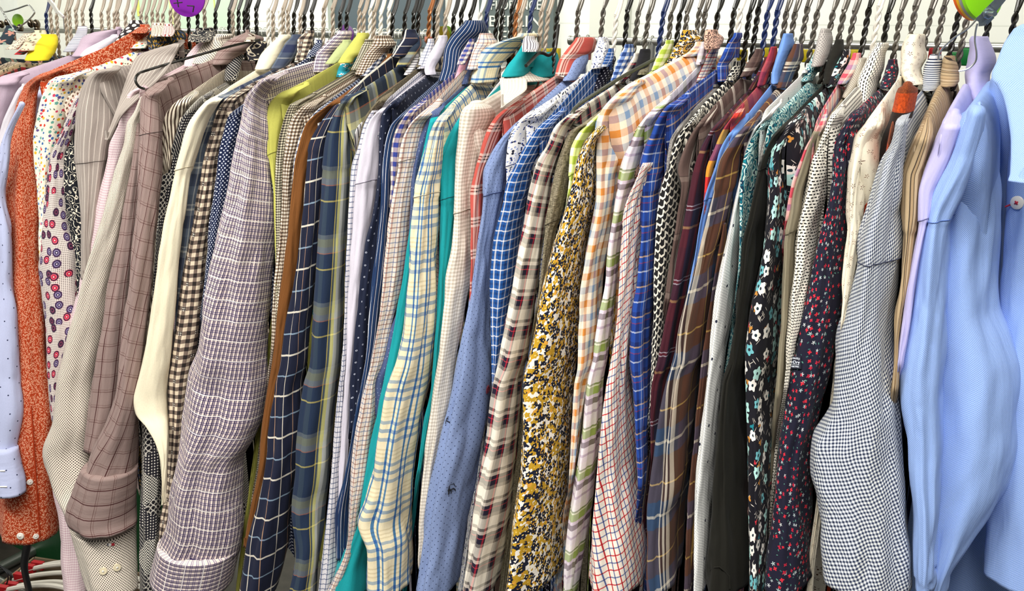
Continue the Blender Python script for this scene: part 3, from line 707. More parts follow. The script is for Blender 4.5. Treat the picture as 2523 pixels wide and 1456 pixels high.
    m['fleece'] = (lambda n: n.done(n.mix(n.noise(420, 3), n.ramp(n.math('MULTIPLY_ADD', n.v, -1.0/0.30, 0.02), [(0, '#a8562a'), (0.078, '#f0601e'), (0.135, '#33251f'), (0.32, '#a04a20'), (0.35, '#e0480e')]), '#4a2214', 'MULTIPLY')))(N('brown_orange_fleece'))
    def terry():
        n = N('rust_brown_terry', bump=0.0); w = n.noise(520, 2); v = n.vor(420, 1.0)
        return n.done(n.ramp(w, [(0.38, '#3a2018'), (0.5, '#9a4a22'), (0.6, '#c4723c')], 'LINEAR'))
    m['terry'] = terry()
    m['fineging'] = M_gingham('navy_white_fine_check', 0.0034, '#f4f4ec', '#9aa1b0', '#232b45')
    m['finestripeh'] = M_stripe('navy_white_fine_stripe', 0.0034, [(0, '#eeeeea'), (0.5, '#333c54')], axis='u')
    m['wave'] = M_stripe('tan_wavy_stripe', 0.0205, [(0, '#ab9270'), (0.2, '#8a7558'), (0.3, '#b39c7a'), (0.5, '#3a3028'), (0.54, '#a98f6c'), (0.66, '#5a4a3a'), (0.70, '#b8a284'), (0.86, '#92795a')], wob=0.02)
    m['lavender'] = M_solid('lavender_cloth', '#b9b4de', 0.04)
    def oxford():
        n = N('light_blue_oxford'); a = n.math('LESS_THAN', n.fr(n.u, 0.0021), 0.5); b = n.math('LESS_THAN', n.fr(n.v, 0.0018), 0.5)
        t = n.math('ABSOLUTE', n.math('SUBTRACT', a, b)); return n.done(n.mix(t, '#a8c0ec', '#7698d8'))
    m['oxford'] = oxford()
    return m
FAB = fabrics()
# ------------------------------------------------------------ the shirts, left to right: outlines taken from the photo (x, y) and stood at their real depth
# key: (fabric, label, collar rows, shoulder line neck->tip, sleeve rows, extras)
SH = []
def S(key, fab, label, col=None, rid=None, sl=None, **k): SH.append(dict(key=key, fab=fab, label=label, col=col, rid=rid, sl=sl, **k))

S('dkflor', 'dkflor', 'dark navy shirt with big peach flowers at the far left end of the rack', [(68,18,30),(85,5,38),(110,-10,30)], [(0,112),(-120,150)])
S('creamprint', 'creamprint', 'cream shirt with tiny grey print beside the dark peach-flowered shirt', [(84,62,70),(100,40,66),(122,12,45)], [(20,122),(-100,165)])
S('creamflor', 'creamflor', 'cream shirt with small olive floral collar, dark inside, behind the bright yellow shirt', [(80,85,110),(90,72,118),(105,60,95),(125,50,75)], [(52,124),(-70,168)])
S('redblk', 'redblk', 'red and black checked shirt peeking out just left of the bright yellow shirt', [(105,68,80),(118,55,82),(135,35,60)], [(40,135),(-50,172)])
S('yellow', 'yellow', 'plain bright yellow shirt near the left end of the rack', [(90,104,112),(105,90,123),(125,70,138),(150,60,120)], [(70,142),(0,158),(-40,170)])
S('finestripe', 'finestripe', 'white shirt with fine navy stripes, collar right behind the plain lilac shirt', [(70,195,203),(85,185,212),(105,170,208),(128,155,185)], [(155,128),(-20,180)])
S('lilac', 'lilac', 'plain dusty lilac shirt with a wide open collar left of the rust leaf-print shirt', [(72,285,300),(80,230,320),(95,200,300),(115,192,250),(140,175,215)], [(178,134),(60,172),(0,187),(-25,205)], [(195,-40,40),(230,-45,50),(290,-60,30),(350,-70,10)])
S('palegrey', 'palegrey', 'plain pale grey shirt squeezed between the lilac shirt and the rust leaf-print shirt', [(90,275,288),(105,240,290),(125,205,265),(140,195,225)], [(195,145),(75,200),(48,215)], [(215,42,75),(250,28,60),(300,5,45),(340,-5,35),(420,-20,20)], ext=0.05)
S('lattice', 'lattice', 'black shirt with white lattice dots, only its collar showing behind the rust leaf-print shoulder', [(56,325,335),(62,315,368),(85,295,345),(105,280,320),(122,266,290)], [(280,125),(62,225)])
S('ltblue', 'ltblue', 'pale blue shirt with tiny navy dots, its cuffed sleeve hanging at the left edge', None, [(290,112),(64,236),(46,258)],
  [(258,28,52),(340,6,28),(420,-15,22),(486,-30,14),(572,-30,27),(709,-35,34),(778,-35,45),(900,-35,53),(1025,-30,60),(1110,-30,47),(1122,-28,48)], cuff=[(1116,-28,48),(1160,-26,56),(1210,-22,66),(1229,-18,66)], off=-0.035, bmax=0.03, ext=0.02)
S('orange', 'orange', 'rust orange shirt printed with white leaves, buttons and curved hem visible', [(66,345,362),(82,322,362)], [(350,74),(268,118),(185,150),(95,186)],
  [(186,80,105),(219,55,98),(271,37,92),(346,27,90),(420,23,95),(503,16,104),(640,15,106),(709,18,110),(900,28,122),(1025,30,138),(1150,12,146),(1300,-4,150),(1345,-6,149)], body=True, off=0.0, bmax=0.05)
S('floral', 'floral', 'white shirt with bright multicoloured little flowers, right of the rust leaf-print shirt', [(75,362,372),(95,345,372),(120,320,360)], [(325,122),(236,161),(130,194)],
  [(196,118,190),(225,110,182),(260,98,176),(346,84,152),(420,87,130),(520,94,118),(700,99,116)], body=True)
S('creamdot', 'creamdot', 'cream shirt with brown specks, collar tip behind the dark gold-feather shirt', [(62,378,395),(75,372,425),(90,372,410)], [(375,95),(150,205)])
S('pinkdot', 'pinkdot', 'off-white shirt with red specks, collar tip right of the cream brown-speckled one', [(64,408,418),(78,400,432),(90,398,425)], [(385,100),(160,212)])
S('gold', 'gold', 'dark shirt with gold feather burst print, collar left of the grey pinstriped shirt', [(80,370,458),(95,362,462),(115,365,420),(126,368,385)], [(368,124),(170,220)])
S('circles', 'circles', 'white shirt printed with red and purple concentric circles', [(103,352,362),(118,342,372),(136,336,350)], [(345,134),(200,224)],
  [(225,199,215),(260,179,205),(332,147,180),(400,120,163),(470,113,166),(554,103,176),(627,100,200),(675,94,205),(743,103,200),(829,112,190),(900,115,170),(956,118,155),(1040,127,150)], bmax=0.035)
S('paisley', 'paisley', 'black shirt with cream paisley swirls left of the grey pinstriped shirt', [(75,485,520),(88,466,535),(104,462,515)], [(464,116),(300,200),(205,242)],
  [(238,196,220),(288,173,206),(332,159,198),(420,157,203),(500,160,208),(565,170,210),(640,188,212),(800,192,212)], off=0.012)
S('greystripe', 'greystripe', 'grey shirt with white pinstripes and a large hanging collar point', [(104,435,448),(116,410,445)], [(338,145),(290,158),(240,172)],
  [(178,236,262),(196,214,276),(231,199,284),(288,187,288),(360,184,276),(420,187,266),(486,194,252),(600,198,232),(690,199,218)], body=True, bmax=0.06, leaf=[(107,428,447),(124,374,441),(142,335,431),(175,318,412),(236,298,352),(288,280,302),(346,257,272)], seam=348)
S('pinkging', 'pinkging', 'pale pink mini-check shirt, left of the brown pin-dotted white shirt', [(97,505,522),(115,480,520),(140,460,505),(165,452,480)], [(456,158),(400,188),(340,216)],
  [(214,335,380),(231,314,355),(254,305,345),(303,293,340),(361,267,330),(420,258,305),(496,240,296),(613,212,276),(700,195,256),(900,152,236),(1100,134,225),(1215,132,225),(1285,146,220),(1385,151,220),(1480,160,220)], bmax=0.045, off=0.012)
S('pindot', 'pindot', 'white shirt covered in tiny brown pin dots, two-button cuff at the bottom', [(90,540,548),(100,510,560),(125,490,555),(158,474,520)], [(478,158),(400,200),(350,236)],
  [(239,340,362),(277,330,356),(309,311,350),(360,303,340),(420,283,326),(500,260,314),(579,237,298),(675,206,282),(760,185,268),(846,161,256),(900,151,248),(956,137,242),(1052,130,240),(1135,104,238),(1210,123,235),(1286,160,270),(1340,178,343)],
  cuff=[(1334,176,345),(1370,186,345),(1420,200,345),(1480,218,345)], seam=None, off=-0.02)
S('mauve', 'mauve', 'mauve-grey shirt with thin maroon plaid lines and a wide cuff', [(80,605,615),(95,570,650),(115,545,640),(138,530,590),(160,522,560)], [(533,143),(440,178),(389,200),(358,228)],
  [(229,352,388),(245,347,392),(300,347,398),(350,345,402),(420,340,402),(500,336,393),(600,324,384),(700,315,377),(800,303,366),(900,292,354),(980,283,346),(1052,262,344),(1130,225,344),(1196,203,346)],
  cuff=[(1180,204,347),(1195,198,347),(1250,181,346),(1300,168,345),(1325,178,344)], panel=[(300,340,352),(420,322,350),(500,306,346),(600,290,336),(700,270,326),(800,253,316),(900,236,308),(1000,222,298),(1120,205,270)], off=-0.034, seam=275, rot=0.2)
S('creamstripe', 'creamstripe', 'cream shirt with narrow diagonal brown stripes next to the mauve plaid shirt', [(90,612,622),(103,600,628)], [(560,170),(490,215),(434,252)],
  [(254,429,475),(283,408,460),(306,400,446),(360,398,430),(410,400,422)])
S('patch', 'patch', 'dark shirt in a black and white patchwork of checks and dots', [(112,575,600),(130,562,600),(165,557,595),(200,553,575)], [(554,200),(525,218),(498,236)],
  [(236,493,518),(286,452,486),(346,429,462),(404,406,446),(470,395,436),(572,385,416),(623,381,408),(709,377,398),(800,370,392),(956,355,392),(1055,350,394),(1130,350,398),(1290,346,396),(1400,345,390),(1480,345,384)], lining=[(108,620,658),(125,605,655),(150,612,640)], off=0.01)
S('cream', 'cream', 'plain cream shirt, its long sleeve tapering between dark patchwork and brown gingham', [(92,690,702),(110,665,702),(140,640,690),(172,628,660)], [(634,170),(570,210),(512,250)],
  [(250,506,540),(303,470,510),(360,449,490),(420,432,474),(486,418,465),(572,400,455),(675,383,443),(760,372,436),(850,358,429),(900,350,424),(956,335,419),(990,328,418),(1025,334,418),(1052,357,418),(1093,381,416),(1145,395,411),(1200,398,407),(1245,400,405)], off=-0.03, seam=358, end=True)
S('bluegrey', 'bluegrey', 'blue-grey shirt with navy and pale plaid bands right of the plain cream shirt', [(92,720,742),(105,705,742),(130,690,735),(170,668,700)], [(674,170),(587,213),(530,243)],
  [(245,524,562),(274,507,550),(317,494,532),(375,474,516),(420,470,510),(486,460,494),(572,449,482),(675,439,464),(760,433,454),(900,425,438)], seam=360)
S('dkging', 'dkging', 'brown and cream gingham shirt with tiny white dotted squares, left of the purple checked shirt', [(82,752,765),(100,733,770),(125,732,755),(150,726,745)], [(728,152),(619,205),(556,243)],
  [(245,550,594),(274,535,575),(332,520,556),(400,501,540),(469,490,531),(544,476,522),(633,459,510),(709,449,504),(795,438,496),(880,426,484),(956,418,470),(1076,416,454),(1196,411,440),(1300,395,424),(1385,386,402)])
S('navydot', 'navydot', 'navy shirt with a neat small white dot print tucked behind the purple checked sleeve', [(105,780,792),(120,768,792),(141,754,775)], [(756,142),(680,195),(598,258)],
  [(260,593,618),(288,561,606),(332,549,598),(375,538,590),(420,533,580),(486,526,568),(589,512,546),(675,505,526),(743,499,514)])
S('purple', 'purple', 'purple and white fine-checked shirt with a broad cuffed sleeve', [(82,835,855),(95,815,865),(115,795,850),(140,775,820),(178,768,790)], [(772,150),(700,172),(650,192)],
  [(196,634,650),(245,602,654),(317,586,662),(375,575,667),(420,569,672),(503,552,680),(606,528,684),(709,507,679),(812,490,672),(900,477,666),(956,462,664),(1059,450,656),(1117,443,636),(1180,433,606),(1248,421,607),(1333,411,609),(1404,392,602)], rot=0.16,
  cuff=[(1394,391,603),(1440,381,594),(1485,372,584)], off=-0.03, seam=268, wide=True)
S('palelime', 'palelime', 'plain pale green shirt whose soft collar sits left of the stronger lime shirt', [(105,845,858),(125,825,862),(158,800,830)], [(805,158),(720,205),(665,250)])
S('lime', 'lime', 'plain lime yellow shirt right of the purple checked shirt', [(88,885,892),(105,865,900),(130,848,895),(145,838,870),(156,832,850)], [(836,155),(750,202),(690,230)],
  [(231,686,724),(260,665,716),(303,655,706),(360,658,692),(420,668,686),(500,676,688),(700,679,690)], seam=310)
S('turq', 'turq', 'turquoise floral shirt, only its small collar showing right of the lime shirt', [(127,850,868),(145,840,880),(170,832,860),(190,828,840)], [(832,188),(715,250)])
S('hound', 'hound', 'olive and black micro-check shirt right of the lime shirt', [(104,900,915),(115,890,922),(140,880,905),(173,864,885)], [(868,173),(790,216),(715,258)],
  [(260,711,750),(303,697,726),(360,684,716),(420,680,706),(500,679,698),(606,681,694),(800,678,690)])
S('brnging', 'brnging', 'brown and cream small-check shirt left of the plain brown corduroy shirt', [(95,930,945),(110,915,977),(130,900,950),(160,885,915),(185,874,890)], [(878,184),(810,224),(746,262)],
  [(265,740,780),(303,717,760),(360,705,745),(420,696,728),(520,693,718),(640,683,708),(760,671,694),(863,667,684)])
S('bwging', 'bwging', 'bold navy and white gingham shirt left of the plain brown corduroy shirt', [(118,930,946),(140,910,948),(165,895,935),(188,886,905)], [(888,190),(830,234),(780,272)],
  [(274,775,795),(323,746,770),(380,730,748),(450,722,736),(600,705,718)])
S('brown', 'brown', 'plain brown corduroy shirt left of the navy windowpane-check shirt', [(140,955,967),(155,940,965),(175,922,945)], [(926,172),(870,214),(814,254)],
  [(257,808,830),(311,752,796),(360,737,782),(420,725,760),(537,712,752),(657,699,737),(778,685,718),(900,670,706),(956,662,690),(1076,645,672),(1145,638,666),(1248,620,644),(1351,600,616)])
S('navywin', 'navywin', 'navy shirt with a large thin white windowpane check', [(80,1000,1012),(95,990,1035),(120,975,1015),(140,963,990)], [(966,136),(900,188),(824,262)],
  [(265,818,855),(303,795,836),(360,766,818),(420,756,808),(503,750,798),(623,736,786),(726,719,777),(812,705,768),(900,695,760),(956,681,750),(1076,664,744),(1140,658,738),(1255,637,726),(1358,609,716),(1480,590,690)], seam=330, rot=-0.1)
S('madras', 'madras', 'navy, grey and pale yellow madras plaid shirt with dark collar, sleeve buttoned near the hem', [(98,1015,1030),(110,1003,1042),(130,990,1030),(165,975,1000)], [(978,164),(910,208),(850,242)],
  [(238,845,868),(288,823,858),(346,803,864),(420,795,866),(572,784,858),(709,774,853),(829,764,846),(900,760,843),(956,747,839),(1076,733,827),(1196,724,815),(1258,716,806),(1300,718,802),(1361,728,796),(1480,711,785)], front=True, seam=346)
S('whiteblk', 'whiteblkstripe', 'white shirt with thin black stripes, a sliver of collar right of the dark madras collar', [(140,1020,1030),(160,1008,1028),(185,995,1010)], [(1000,180),(870,270)])
S('olivebrn', 'olivebrn', 'olive brown tweedy shirt, thin shoulder left of the white grid-check shirt', [(155,1030,1037),(166,1025,1040)], [(1033,165),(980,208),(930,248)],
  [(251,924,954),(288,898,930),(332,884,906),(380,876,894)])
S('whitegrid', 'whitegrid', 'white shirt with a fine grey grid check', [(103,1055,1066),(120,1045,1068),(145,1035,1060),(170,1027,1045)], [(1039,172),(975,222),(918,270)],
  [(274,912,940),(311,896,920),(360,883,910),(420,866,892),(555,857,880),(675,852,870),(812,845,862),(900,841,858),(956,836,851),(1076,823,845),(1196,813,837),(1300,803,836),(1395,793,838),(1480,784,825)])
S('lavwhite', 'lavwhite', 'plain pale lavender-white shirt between white grid check and dark navy shirts', [(95,1082,1095),(112,1070,1100),(140,1055,1090),(172,1045,1070),(185,1048,1055)], [(1050,184),(990,230),(938,270)],
  [(274,933,958),(303,910,945),(360,894,940),(420,883,940),(486,874,933),(606,866,910),(692,860,900),(778,856,890),(900,851,878),(956,846,872),(1128,838,858),(1250,832,848)], seam=388)
S('navyring', 'navyring', 'dark navy shirt with tiny white ring print left of the navy white-striped shirt', [(170,1056,1062),(188,1048,1060)], [(1051,187),(1005,220),(965,252)],
  [(254,961,990),(283,940,976),(332,934,962),(420,930,952),(520,918,944),(606,900,936),(692,890,926),(778,880,916),(880,872,906),(956,864,896),(1060,860,882)])
S('navystripe', 'navystripe', 'navy shirt with thin white stripes and a tall broad collar', [(58,1150,1175),(75,1125,1205),(100,1105,1180),(125,1095,1150),(165,1090,1125),(200,1080,1095)], [(1082,196),(1030,242),(985,284)],
  [(288,979,1006),(311,961,990),(360,947,976),(420,940,970),(503,937,966),(589,929,959),(692,918,949),(778,908,938),(846,902,931),(900,896,921),(1000,878,906),(1180,848,868),(1282,828,862),(1380,830,855)], off=-0.006, cswap=False)
S('bluecrm', 'bluecrm', 'cream shirt with indigo and brown check, left of the pale tattersall shirt', [(103,1155,1166),(125,1140,1165),(160,1125,1145)], [(1122,178),(1060,230),(1004,276)],
  [(280,999,1030),(317,978,1010),(360,964,1000),(420,962,990),(500,958,976)])
S('pink', 'pink', 'plain pink shirt, only its collar showing left of the tattersall collar', [(127,1150,1162),(150,1135,1160),(195,1120,1135)], [(1124,190),(1015,285)])
S('tatt', 'tatt', 'cream tattersall shirt with fine brown and blue lines', [(90,1185,1195),(105,1172,1225),(130,1162,1200),(172,1150,1170)], [(1153,172),(1090,232),(1034,284)],
  [(288,1028,1060),(311,1008,1048),(340,996,1042),(404,984,1030),(503,964,1018),(640,947,1006),(743,935,992),(812,926,970),(900,912,950),(956,902,930),(1020,888,932),(1076,875,927),(1179,864,912),(1248,861,892),(1330,857,878),(1480,800,850)], off=-0.012, seam=337)
S('steel', 'steel', 'steel blue chambray shirt with white flecks left of the cream and blue plaid shirt', [(140,1158,1168),(165,1145,1165),(208,1136,1150)], [(1141,206),(1098,246),(1060,280)],
  [(283,1054,1090),(317,1044,1076),(360,1030,1066),(420,1018,1048),(503,1012,1034),(640,1000,1020),(743,988,1012),(812,964,1006),(900,943,992),(956,923,966),(1020,926,952)])
S('teal2', 'teal', 'second plain teal shirt, only its sleeve end showing at the bottom under the blue-plaid sleeve', None, [(1146,212),(1064,290)],
  [(700,990,1020),(1000,935,985),(1200,895,950),(1300,879,930),(1361,853,925),(1413,827,922),(1480,816,920)], off=-0.006)
S('blueplaid', 'blueplaid', 'cream shirt with sky blue plaid and broad drooping collar', [(90,1285,1294),(103,1230,1290),(115,1200,1285),(135,1180,1265),(165,1168,1230),(205,1158,1190)], [(1162,206),(1120,248),(1082,290)],
  [(294,1077,1104),(326,1064,1096),(369,1053,1091),(420,1040,1088),(486,1022,1086),(606,1011,1084),(709,1004,1082),(795,997,1079),(900,977,1071),(956,957,1065),(1059,936,1046),(1162,919,1032),(1248,899,1026),(1306,880,1025),(1368,900,1023),(1480,903,1020)], off=-0.03, seam=426, wide=True)
S('stripewb', 'stripewb', 'white shirt with grey stripes, small collar above the teal collar', [(97,1295,1303),(110,1287,1330),(128,1287,1325)], [(1292,135),(1160,262)])
S('teal', 'teal', 'plain teal shirt with wide open collar and yellow size marker above it', [(119,1289,1306),(140,1268,1318),(165,1248,1312),(190,1236,1300)], [(1240,188),(1190,238),(1140,282)],
  [(285,1130,1150),(332,1110,1142),(360,1098,1140),(395,1083,1134),(420,1082,1128),(503,1082,1124),(572,1082,1119),(692,1080,1104),(812,1074,1094),(900,1068,1084),(956,1062,1076),(1060,1042,1056),(1160,1029,1040)], seam=436)
S('beige', 'beige', 'beige and white mini-gingham shirt with a long hanging collar point', [(152,1272,1300),(166,1250,1318),(185,1232,1345),(204,1232,1365)], [(1233,204),(1190,236),(1148,264)],
  [(266,1143,1232),(288,1136,1220),(346,1130,1188),(420,1121,1172),(469,1119,1164),(606,1115,1167),(692,1098,1166),(743,1094,1154),(812,1087,1144),(900,1076,1128),(956,1068,1120),(1059,1056,1100),(1179,1042,1078),(1300,1032,1056),(1402,1028,1042)], leaf=[(196,1229,1300),(216,1232,1299),(245,1234,1268),(266,1234,1241)], seam=456, ext=0.2)
S('redplaid', 'redplaid', 'coral red twill shirt with cream and black plaid lines', [(101,1415,1470),(125,1395,1468),(150,1378,1420),(187,1366,1388)], [(1368,186),(1300,232),(1240,272)],
  [(274,1235,1275),(294,1216,1260),(332,1195,1240),(389,1177,1216),(420,1168,1202),(486,1157,1192),(572,1158,1186),(657,1161,1176),(760,1155,1170)])
S('bluedot', 'bluedot', 'chambray blue shirt with navy pin dots and dark embroidered motifs', [(135,1425,1440),(150,1410,1450),(175,1395,1438),(200,1386,1400)], [(1388,198),(1330,250),(1270,308)],
  [(314,1261,1274),(346,1235,1266),(389,1208,1260),(430,1191,1254),(480,1188,1245),(555,1181,1228),(640,1168,1216),(743,1150,1216),(829,1137,1218),(900,1125,1218),(956,1115,1217),(1042,1094,1209),(1128,1078,1198),(1196,1065,1184),(1317,1044,1164),(1385,1037,1154),(1480,1024,1138)], seam=428, wide=True)
S('leo', 'leo', 'white shirt with navy and blue leopard spots', [(100,1475,1492),(115,1468,1502),(140,1460,1498),(170,1455,1480)], [(1460,170),(1370,236),(1296,284)],
  [(288,1289,1345),(311,1270,1328),(346,1254,1314),(375,1251,1304),(420,1249,1282),(460,1249,1270),(560,1245,1262)], seam=348)
S('bluecheck', 'bluecheck', 'bright blue and white checked shirt right of the leopard-spotted one', [(128,1500,1508),(140,1492,1513),(165,1480,1500)], [(1484,165),(1400,250),(1330,312)],
  [(317,1324,1365),(346,1306,1350),(381,1287,1331),(420,1268,1311),(445,1254,1308),(520,1236,1296),(606,1216,1283),(692,1209,1274),(743,1208,1264),(900,1211,1236),(956,1211,1224)], seam=440)
S('polka', 'polka', 'dark navy shirt with white polka dots, collar right of the leopard-spotted collar', [(148,1490,1505),(165,1475,1512),(200,1455,1500),(230,1440,1465)], [(1445,228),(1340,314)])
S('bwcheck', 'bluewhiteging', 'blue and white gingham shirt, collar beside the grey wire hanger loop', [(118,1540,1555),(135,1528,1563),(165,1515,1550),(200,1504,1520)], [(1506,198),(1356,308)])
S('tartan', 'tartan', 'cream and navy plaid shirt with a strong red line', [(140,1562,1573),(160,1548,1575),(208,1515,1535)], [(1518,206),(1460,244),(1392,290)],
  [(292,1383,1424),(317,1366,1410),(360,1349,1394),(400,1326,1382),(469,1305,1366),(555,1288,1350),(640,1271,1336),(726,1260,1326),(812,1243,1316),(900,1228,1304),(956,1212,1288),(1110,1192,1278),(1203,1175,1268),(1317,1157,1258),(1385,1147,1248),(1480,1134,1236)], off=-0.01, seam=None, rot=0.12)
S('black', 'black', 'plain black shirt added to fill the dark gap between the tartan and the lime gingham collars', [(130,1580,1590),(150,1570,1602),(200,1550,1590)], [(1555,200),(1400,310)])  # added black shirt standing in for the dark gap between collars
S('olive', 'olive', 'grey-olive slub-woven shirt left of the lime gingham shirt', [(160,1585,1600),(185,1570,1595)], [(1572,190),(1500,255),(1436,306)],
  [(308,1428,1456),(323,1407,1446),(352,1392,1430),(404,1375,1414),(486,1358,1398),(572,1344,1372),(675,1333,1350),(760,1320,1336)], seam=502)
S('greenging', 'greenging', 'lime and cream gingham shirt left of the mustard floral sleeve', [(108,1640,1655),(125,1625,1658),(173,1605,1630)], [(1608,172),(1540,230),(1470,288)],
  [(291,1463,1486),(329,1430,1464),(372,1412,1440),(420,1407,1428),(480,1398,1412)], seam=378)
S('yflor', 'yflor', 'mustard, navy and white blotchy floral shirt with a long sleeve', [(83,1685,1700),(95,1675,1740),(120,1660,1705),(153,1643,1665)], [(1645,152),(1560,230),(1470,318)],
  [(322,1458,1474),(360,1437,1472),(400,1419,1472),(469,1402,1476),(520,1390,1470),(623,1360,1448),(743,1331,1435),(900,1296,1426),(956,1284,1416),(1059,1284,1410),(1179,1278,1403),(1282,1260,1397),(1385,1250,1393),(1480,1238,1388)], off=-0.022, bmax=0.055)
S('orcheck', 'orcheck', 'orange, blue and cream checked flannel shirt with a broad shoulder', [(112,1710,1740),(124,1700,1735),(140,1680,1720)], [(1690,132),(1610,176),(1550,206),(1500,248)],
  [(252,1494,1532),(277,1477,1550),(311,1465,1558),(345,1464,1558),(389,1467,1549),(440,1469,1528),(486,1469,1522),(537,1462,1514),(640,1442,1500),(760,1425,1484),(900,1420,1472),(956,1411,1452),(1060,1407,1432),(1170,1401,1418)], wide=True, seam=284, thick=0.03)
S('leopink', 'leopink', 'pinkish brown leopard-print shirt, collar tip behind the orange checked shirt', [(82,1742,1752),(95,1735,1785),(122,1735,1770)], [(1738,122),(1560,268)])
S('grnmauve', 'grnmauve', 'green, mauve and white plaid shirt right of the orange checked shirt', [(113,1728,1742),(130,1720,1745),(160,1714,1730)], [(1715,160),(1660,224),(1596,284)],
  [(288,1589,1616),(317,1572,1606),(346,1560,1596),(404,1536,1583),(486,1518,1556),(572,1504,1536),(640,1493,1527),(709,1487,1520),(795,1473,1510),(880,1463,1498),(956,1446,1486),(1093,1430,1478),(1214,1411,1464),(1300,1397,1454),(1402,1388,1437),(1480,1383,1420)], seam=412)
S('redblue', 'redblue', 'white shirt with red and blue windowpane check, wide straight sleeve', [(121,1752,1766),(140,1738,1768),(170,1725,1755),(202,1712,1730)], [(1714,200),(1650,290),(1585,404)],
  [(408,1572,1592),(469,1557,1588),(503,1543,1585),(548,1534,1584),(640,1526,1580),(743,1519,1571),(812,1515,1561),(900,1505,1557),(956,1495,1562),(1093,1478,1569),(1231,1461,1578),(1385,1447,1588),(1480,1442,1593)], off=-0.012, wide=True, seam=546, rot=-0.22)
S('royal', 'royal', 'royal blue plaid shirt with white and amber lines', [(90,1810,1818),(110,1792,1820),(140,1778,1812),(165,1767,1795),(202,1768,1780)], [(1769,172),(1700,222),(1644,264)],
  [(268,1638,1680),(297,1620,1668),(332,1606,1656),(375,1586,1651),(420,1576,1647),(452,1578,1634),(548,1578,1624),(692,1571,1614),(778,1556,1611),(900,1550,1609),(956,1556,1605),(1076,1563,1600),(1200,1572,1592)], seam=412)
S('greywool', 'greywool', 'grey marl knitted shirt, a narrow strip left of the black geometric shirt', [(200,1762,1776),(215,1755,1772)], [(1760,212),(1710,262),(1668,318)],
  [(320,1660,1680),(350,1650,1668),(420,1640,1655)])
S('geo', 'geo', 'cream shirt with a black star-tile geometric print', [(160,1808,1820),(180,1797,1824),(200,1788,1812)], [(1789,198),(1735,254),(1690,306)],
  [(311,1685,1716),(340,1666,1707),(375,1652,1696),(420,1640,1683),(486,1624,1681),(606,1612,1668),(709,1608,1659),(812,1606,1644),(900,1603,1632),(1000,1599,1618)])
S('brownplaid', 'brownplaid', 'dark brown shirt with cream plaid bands right of the black geometric shirt', [(130,1860,1875),(150,1845,1878),(190,1822,1850)], [(1824,192),(1770,248),(1724,300)],
  [(306,1719,1750),(346,1695,1738),(389,1678,1724),(420,1672,1717),(460,1680,1710),(537,1668,1698),(640,1652,1676),(740,1640,1658)])
S('maroon', 'maroon', 'dark maroon and navy plaid shirt right of the brown cream-banded one', [(150,1882,1892),(175,1868,1890),(224,1842,1862)], [(1842,224),(1800,268),(1758,314)],
  [(317,1754,1780),(375,1725,1756),(420,1712,1744),(503,1693,1740),(606,1674,1720),(709,1657,1704),(795,1637,1687),(900,1620,1668),(956,1605,1648),(1060,1600,1634),(1130,1601,1622)])
S('redmadras', 'redmadras', 'red, yellow and purple madras shirt left of the plain cornflower blue shirt', [(125,1897,1912),(145,1888,1914),(175,1875,1900),(213,1864,1885)], [(1867,212),(1835,250),(1806,284)],
  [(288,1803,1830),(326,1777,1806),(369,1759,1791),(420,1740,1769),(470,1735,1758),(520,1732,1748)])
S('corn', 'corn', 'plain cornflower blue shirt with a tall smooth collar', [(92,1928,1955),(110,1922,1958),(150,1910,1940),(190,1900,1920),(208,1900,1912)], [(1900,208),(1850,268),(1802,326)],
  [(332,1797,1817),(372,1776,1804),(420,1762,1789),(469,1744,1771),(537,1727,1749),(623,1713,1736),(709,1699,1718),(760,1690,1702)], seam=442)
S('brnnavy', 'brnnavy', 'large-check shirt in brown, navy and cream with yellow lines', [(118,1955,1972),(140,1942,1981),(170,1930,1965),(218,1914,1930)], [(1916,217),(1875,266),(1836,313)],
  [(317,1832,1863),(355,1806,1844),(400,1780,1832),(486,1760,1818),(572,1736,1800),(675,1712,1769),(743,1692,1762),(829,1668,1756),(900,1654,1750),(956,1640,1728),(1121,1614,1709),(1196,1600,1704),(1300,1590,1690),(1400,1590,1681),(1480,1595,1676)], seam=402, wide=True, panel=[(560,1780,1800),(700,1755,1772),(956,1722,1740),(1100,1708,1729),(1300,1690,1712),(1480,1685,1704)], off=-0.012, rot=-0.1)
S('whitedash', 'whitedash', 'white textured shirt with sparse tiny navy dots right of the brown and navy check', [(166,1985,1996),(180,1975,1992)], [(1980,180),(1930,236),(1893,280)],
  [(283,1888,1904),(326,1852,1874),(375,1834,1856),(430,1826,1842),(486,1814,1832),(589,1791,1827),(675,1771,1826),(743,1760,1815),(829,1750,1802),(900,1743,1788),(956,1736,1783),(1076,1726,1772),(1196,1713,1761),(1300,1709,1753),(1480,1705,1742)])
S('greyknit', 'greyknit', 'grey pique shirt with a tall rounded collar behind the teal floral shirt', [(80,2022,2042),(95,2015,2053),(135,2005,2045),(165,1998,2020)], [(2000,166),(1880,290)])
S('tealflor', 'tealflor', 'teal and mint floral shirt left of the plain black-olive shirt', [(124,2010,2030),(145,1998,2036),(175,1985,2018),(202,1973,1995)], [(1975,201),(1920,258),(1878,305)],
  [(311,1872,1906),(340,1852,1888),(384,1834,1882),(420,1827,1877),(503,1820,1862),(606,1820,1846),(670,1818,1836)])
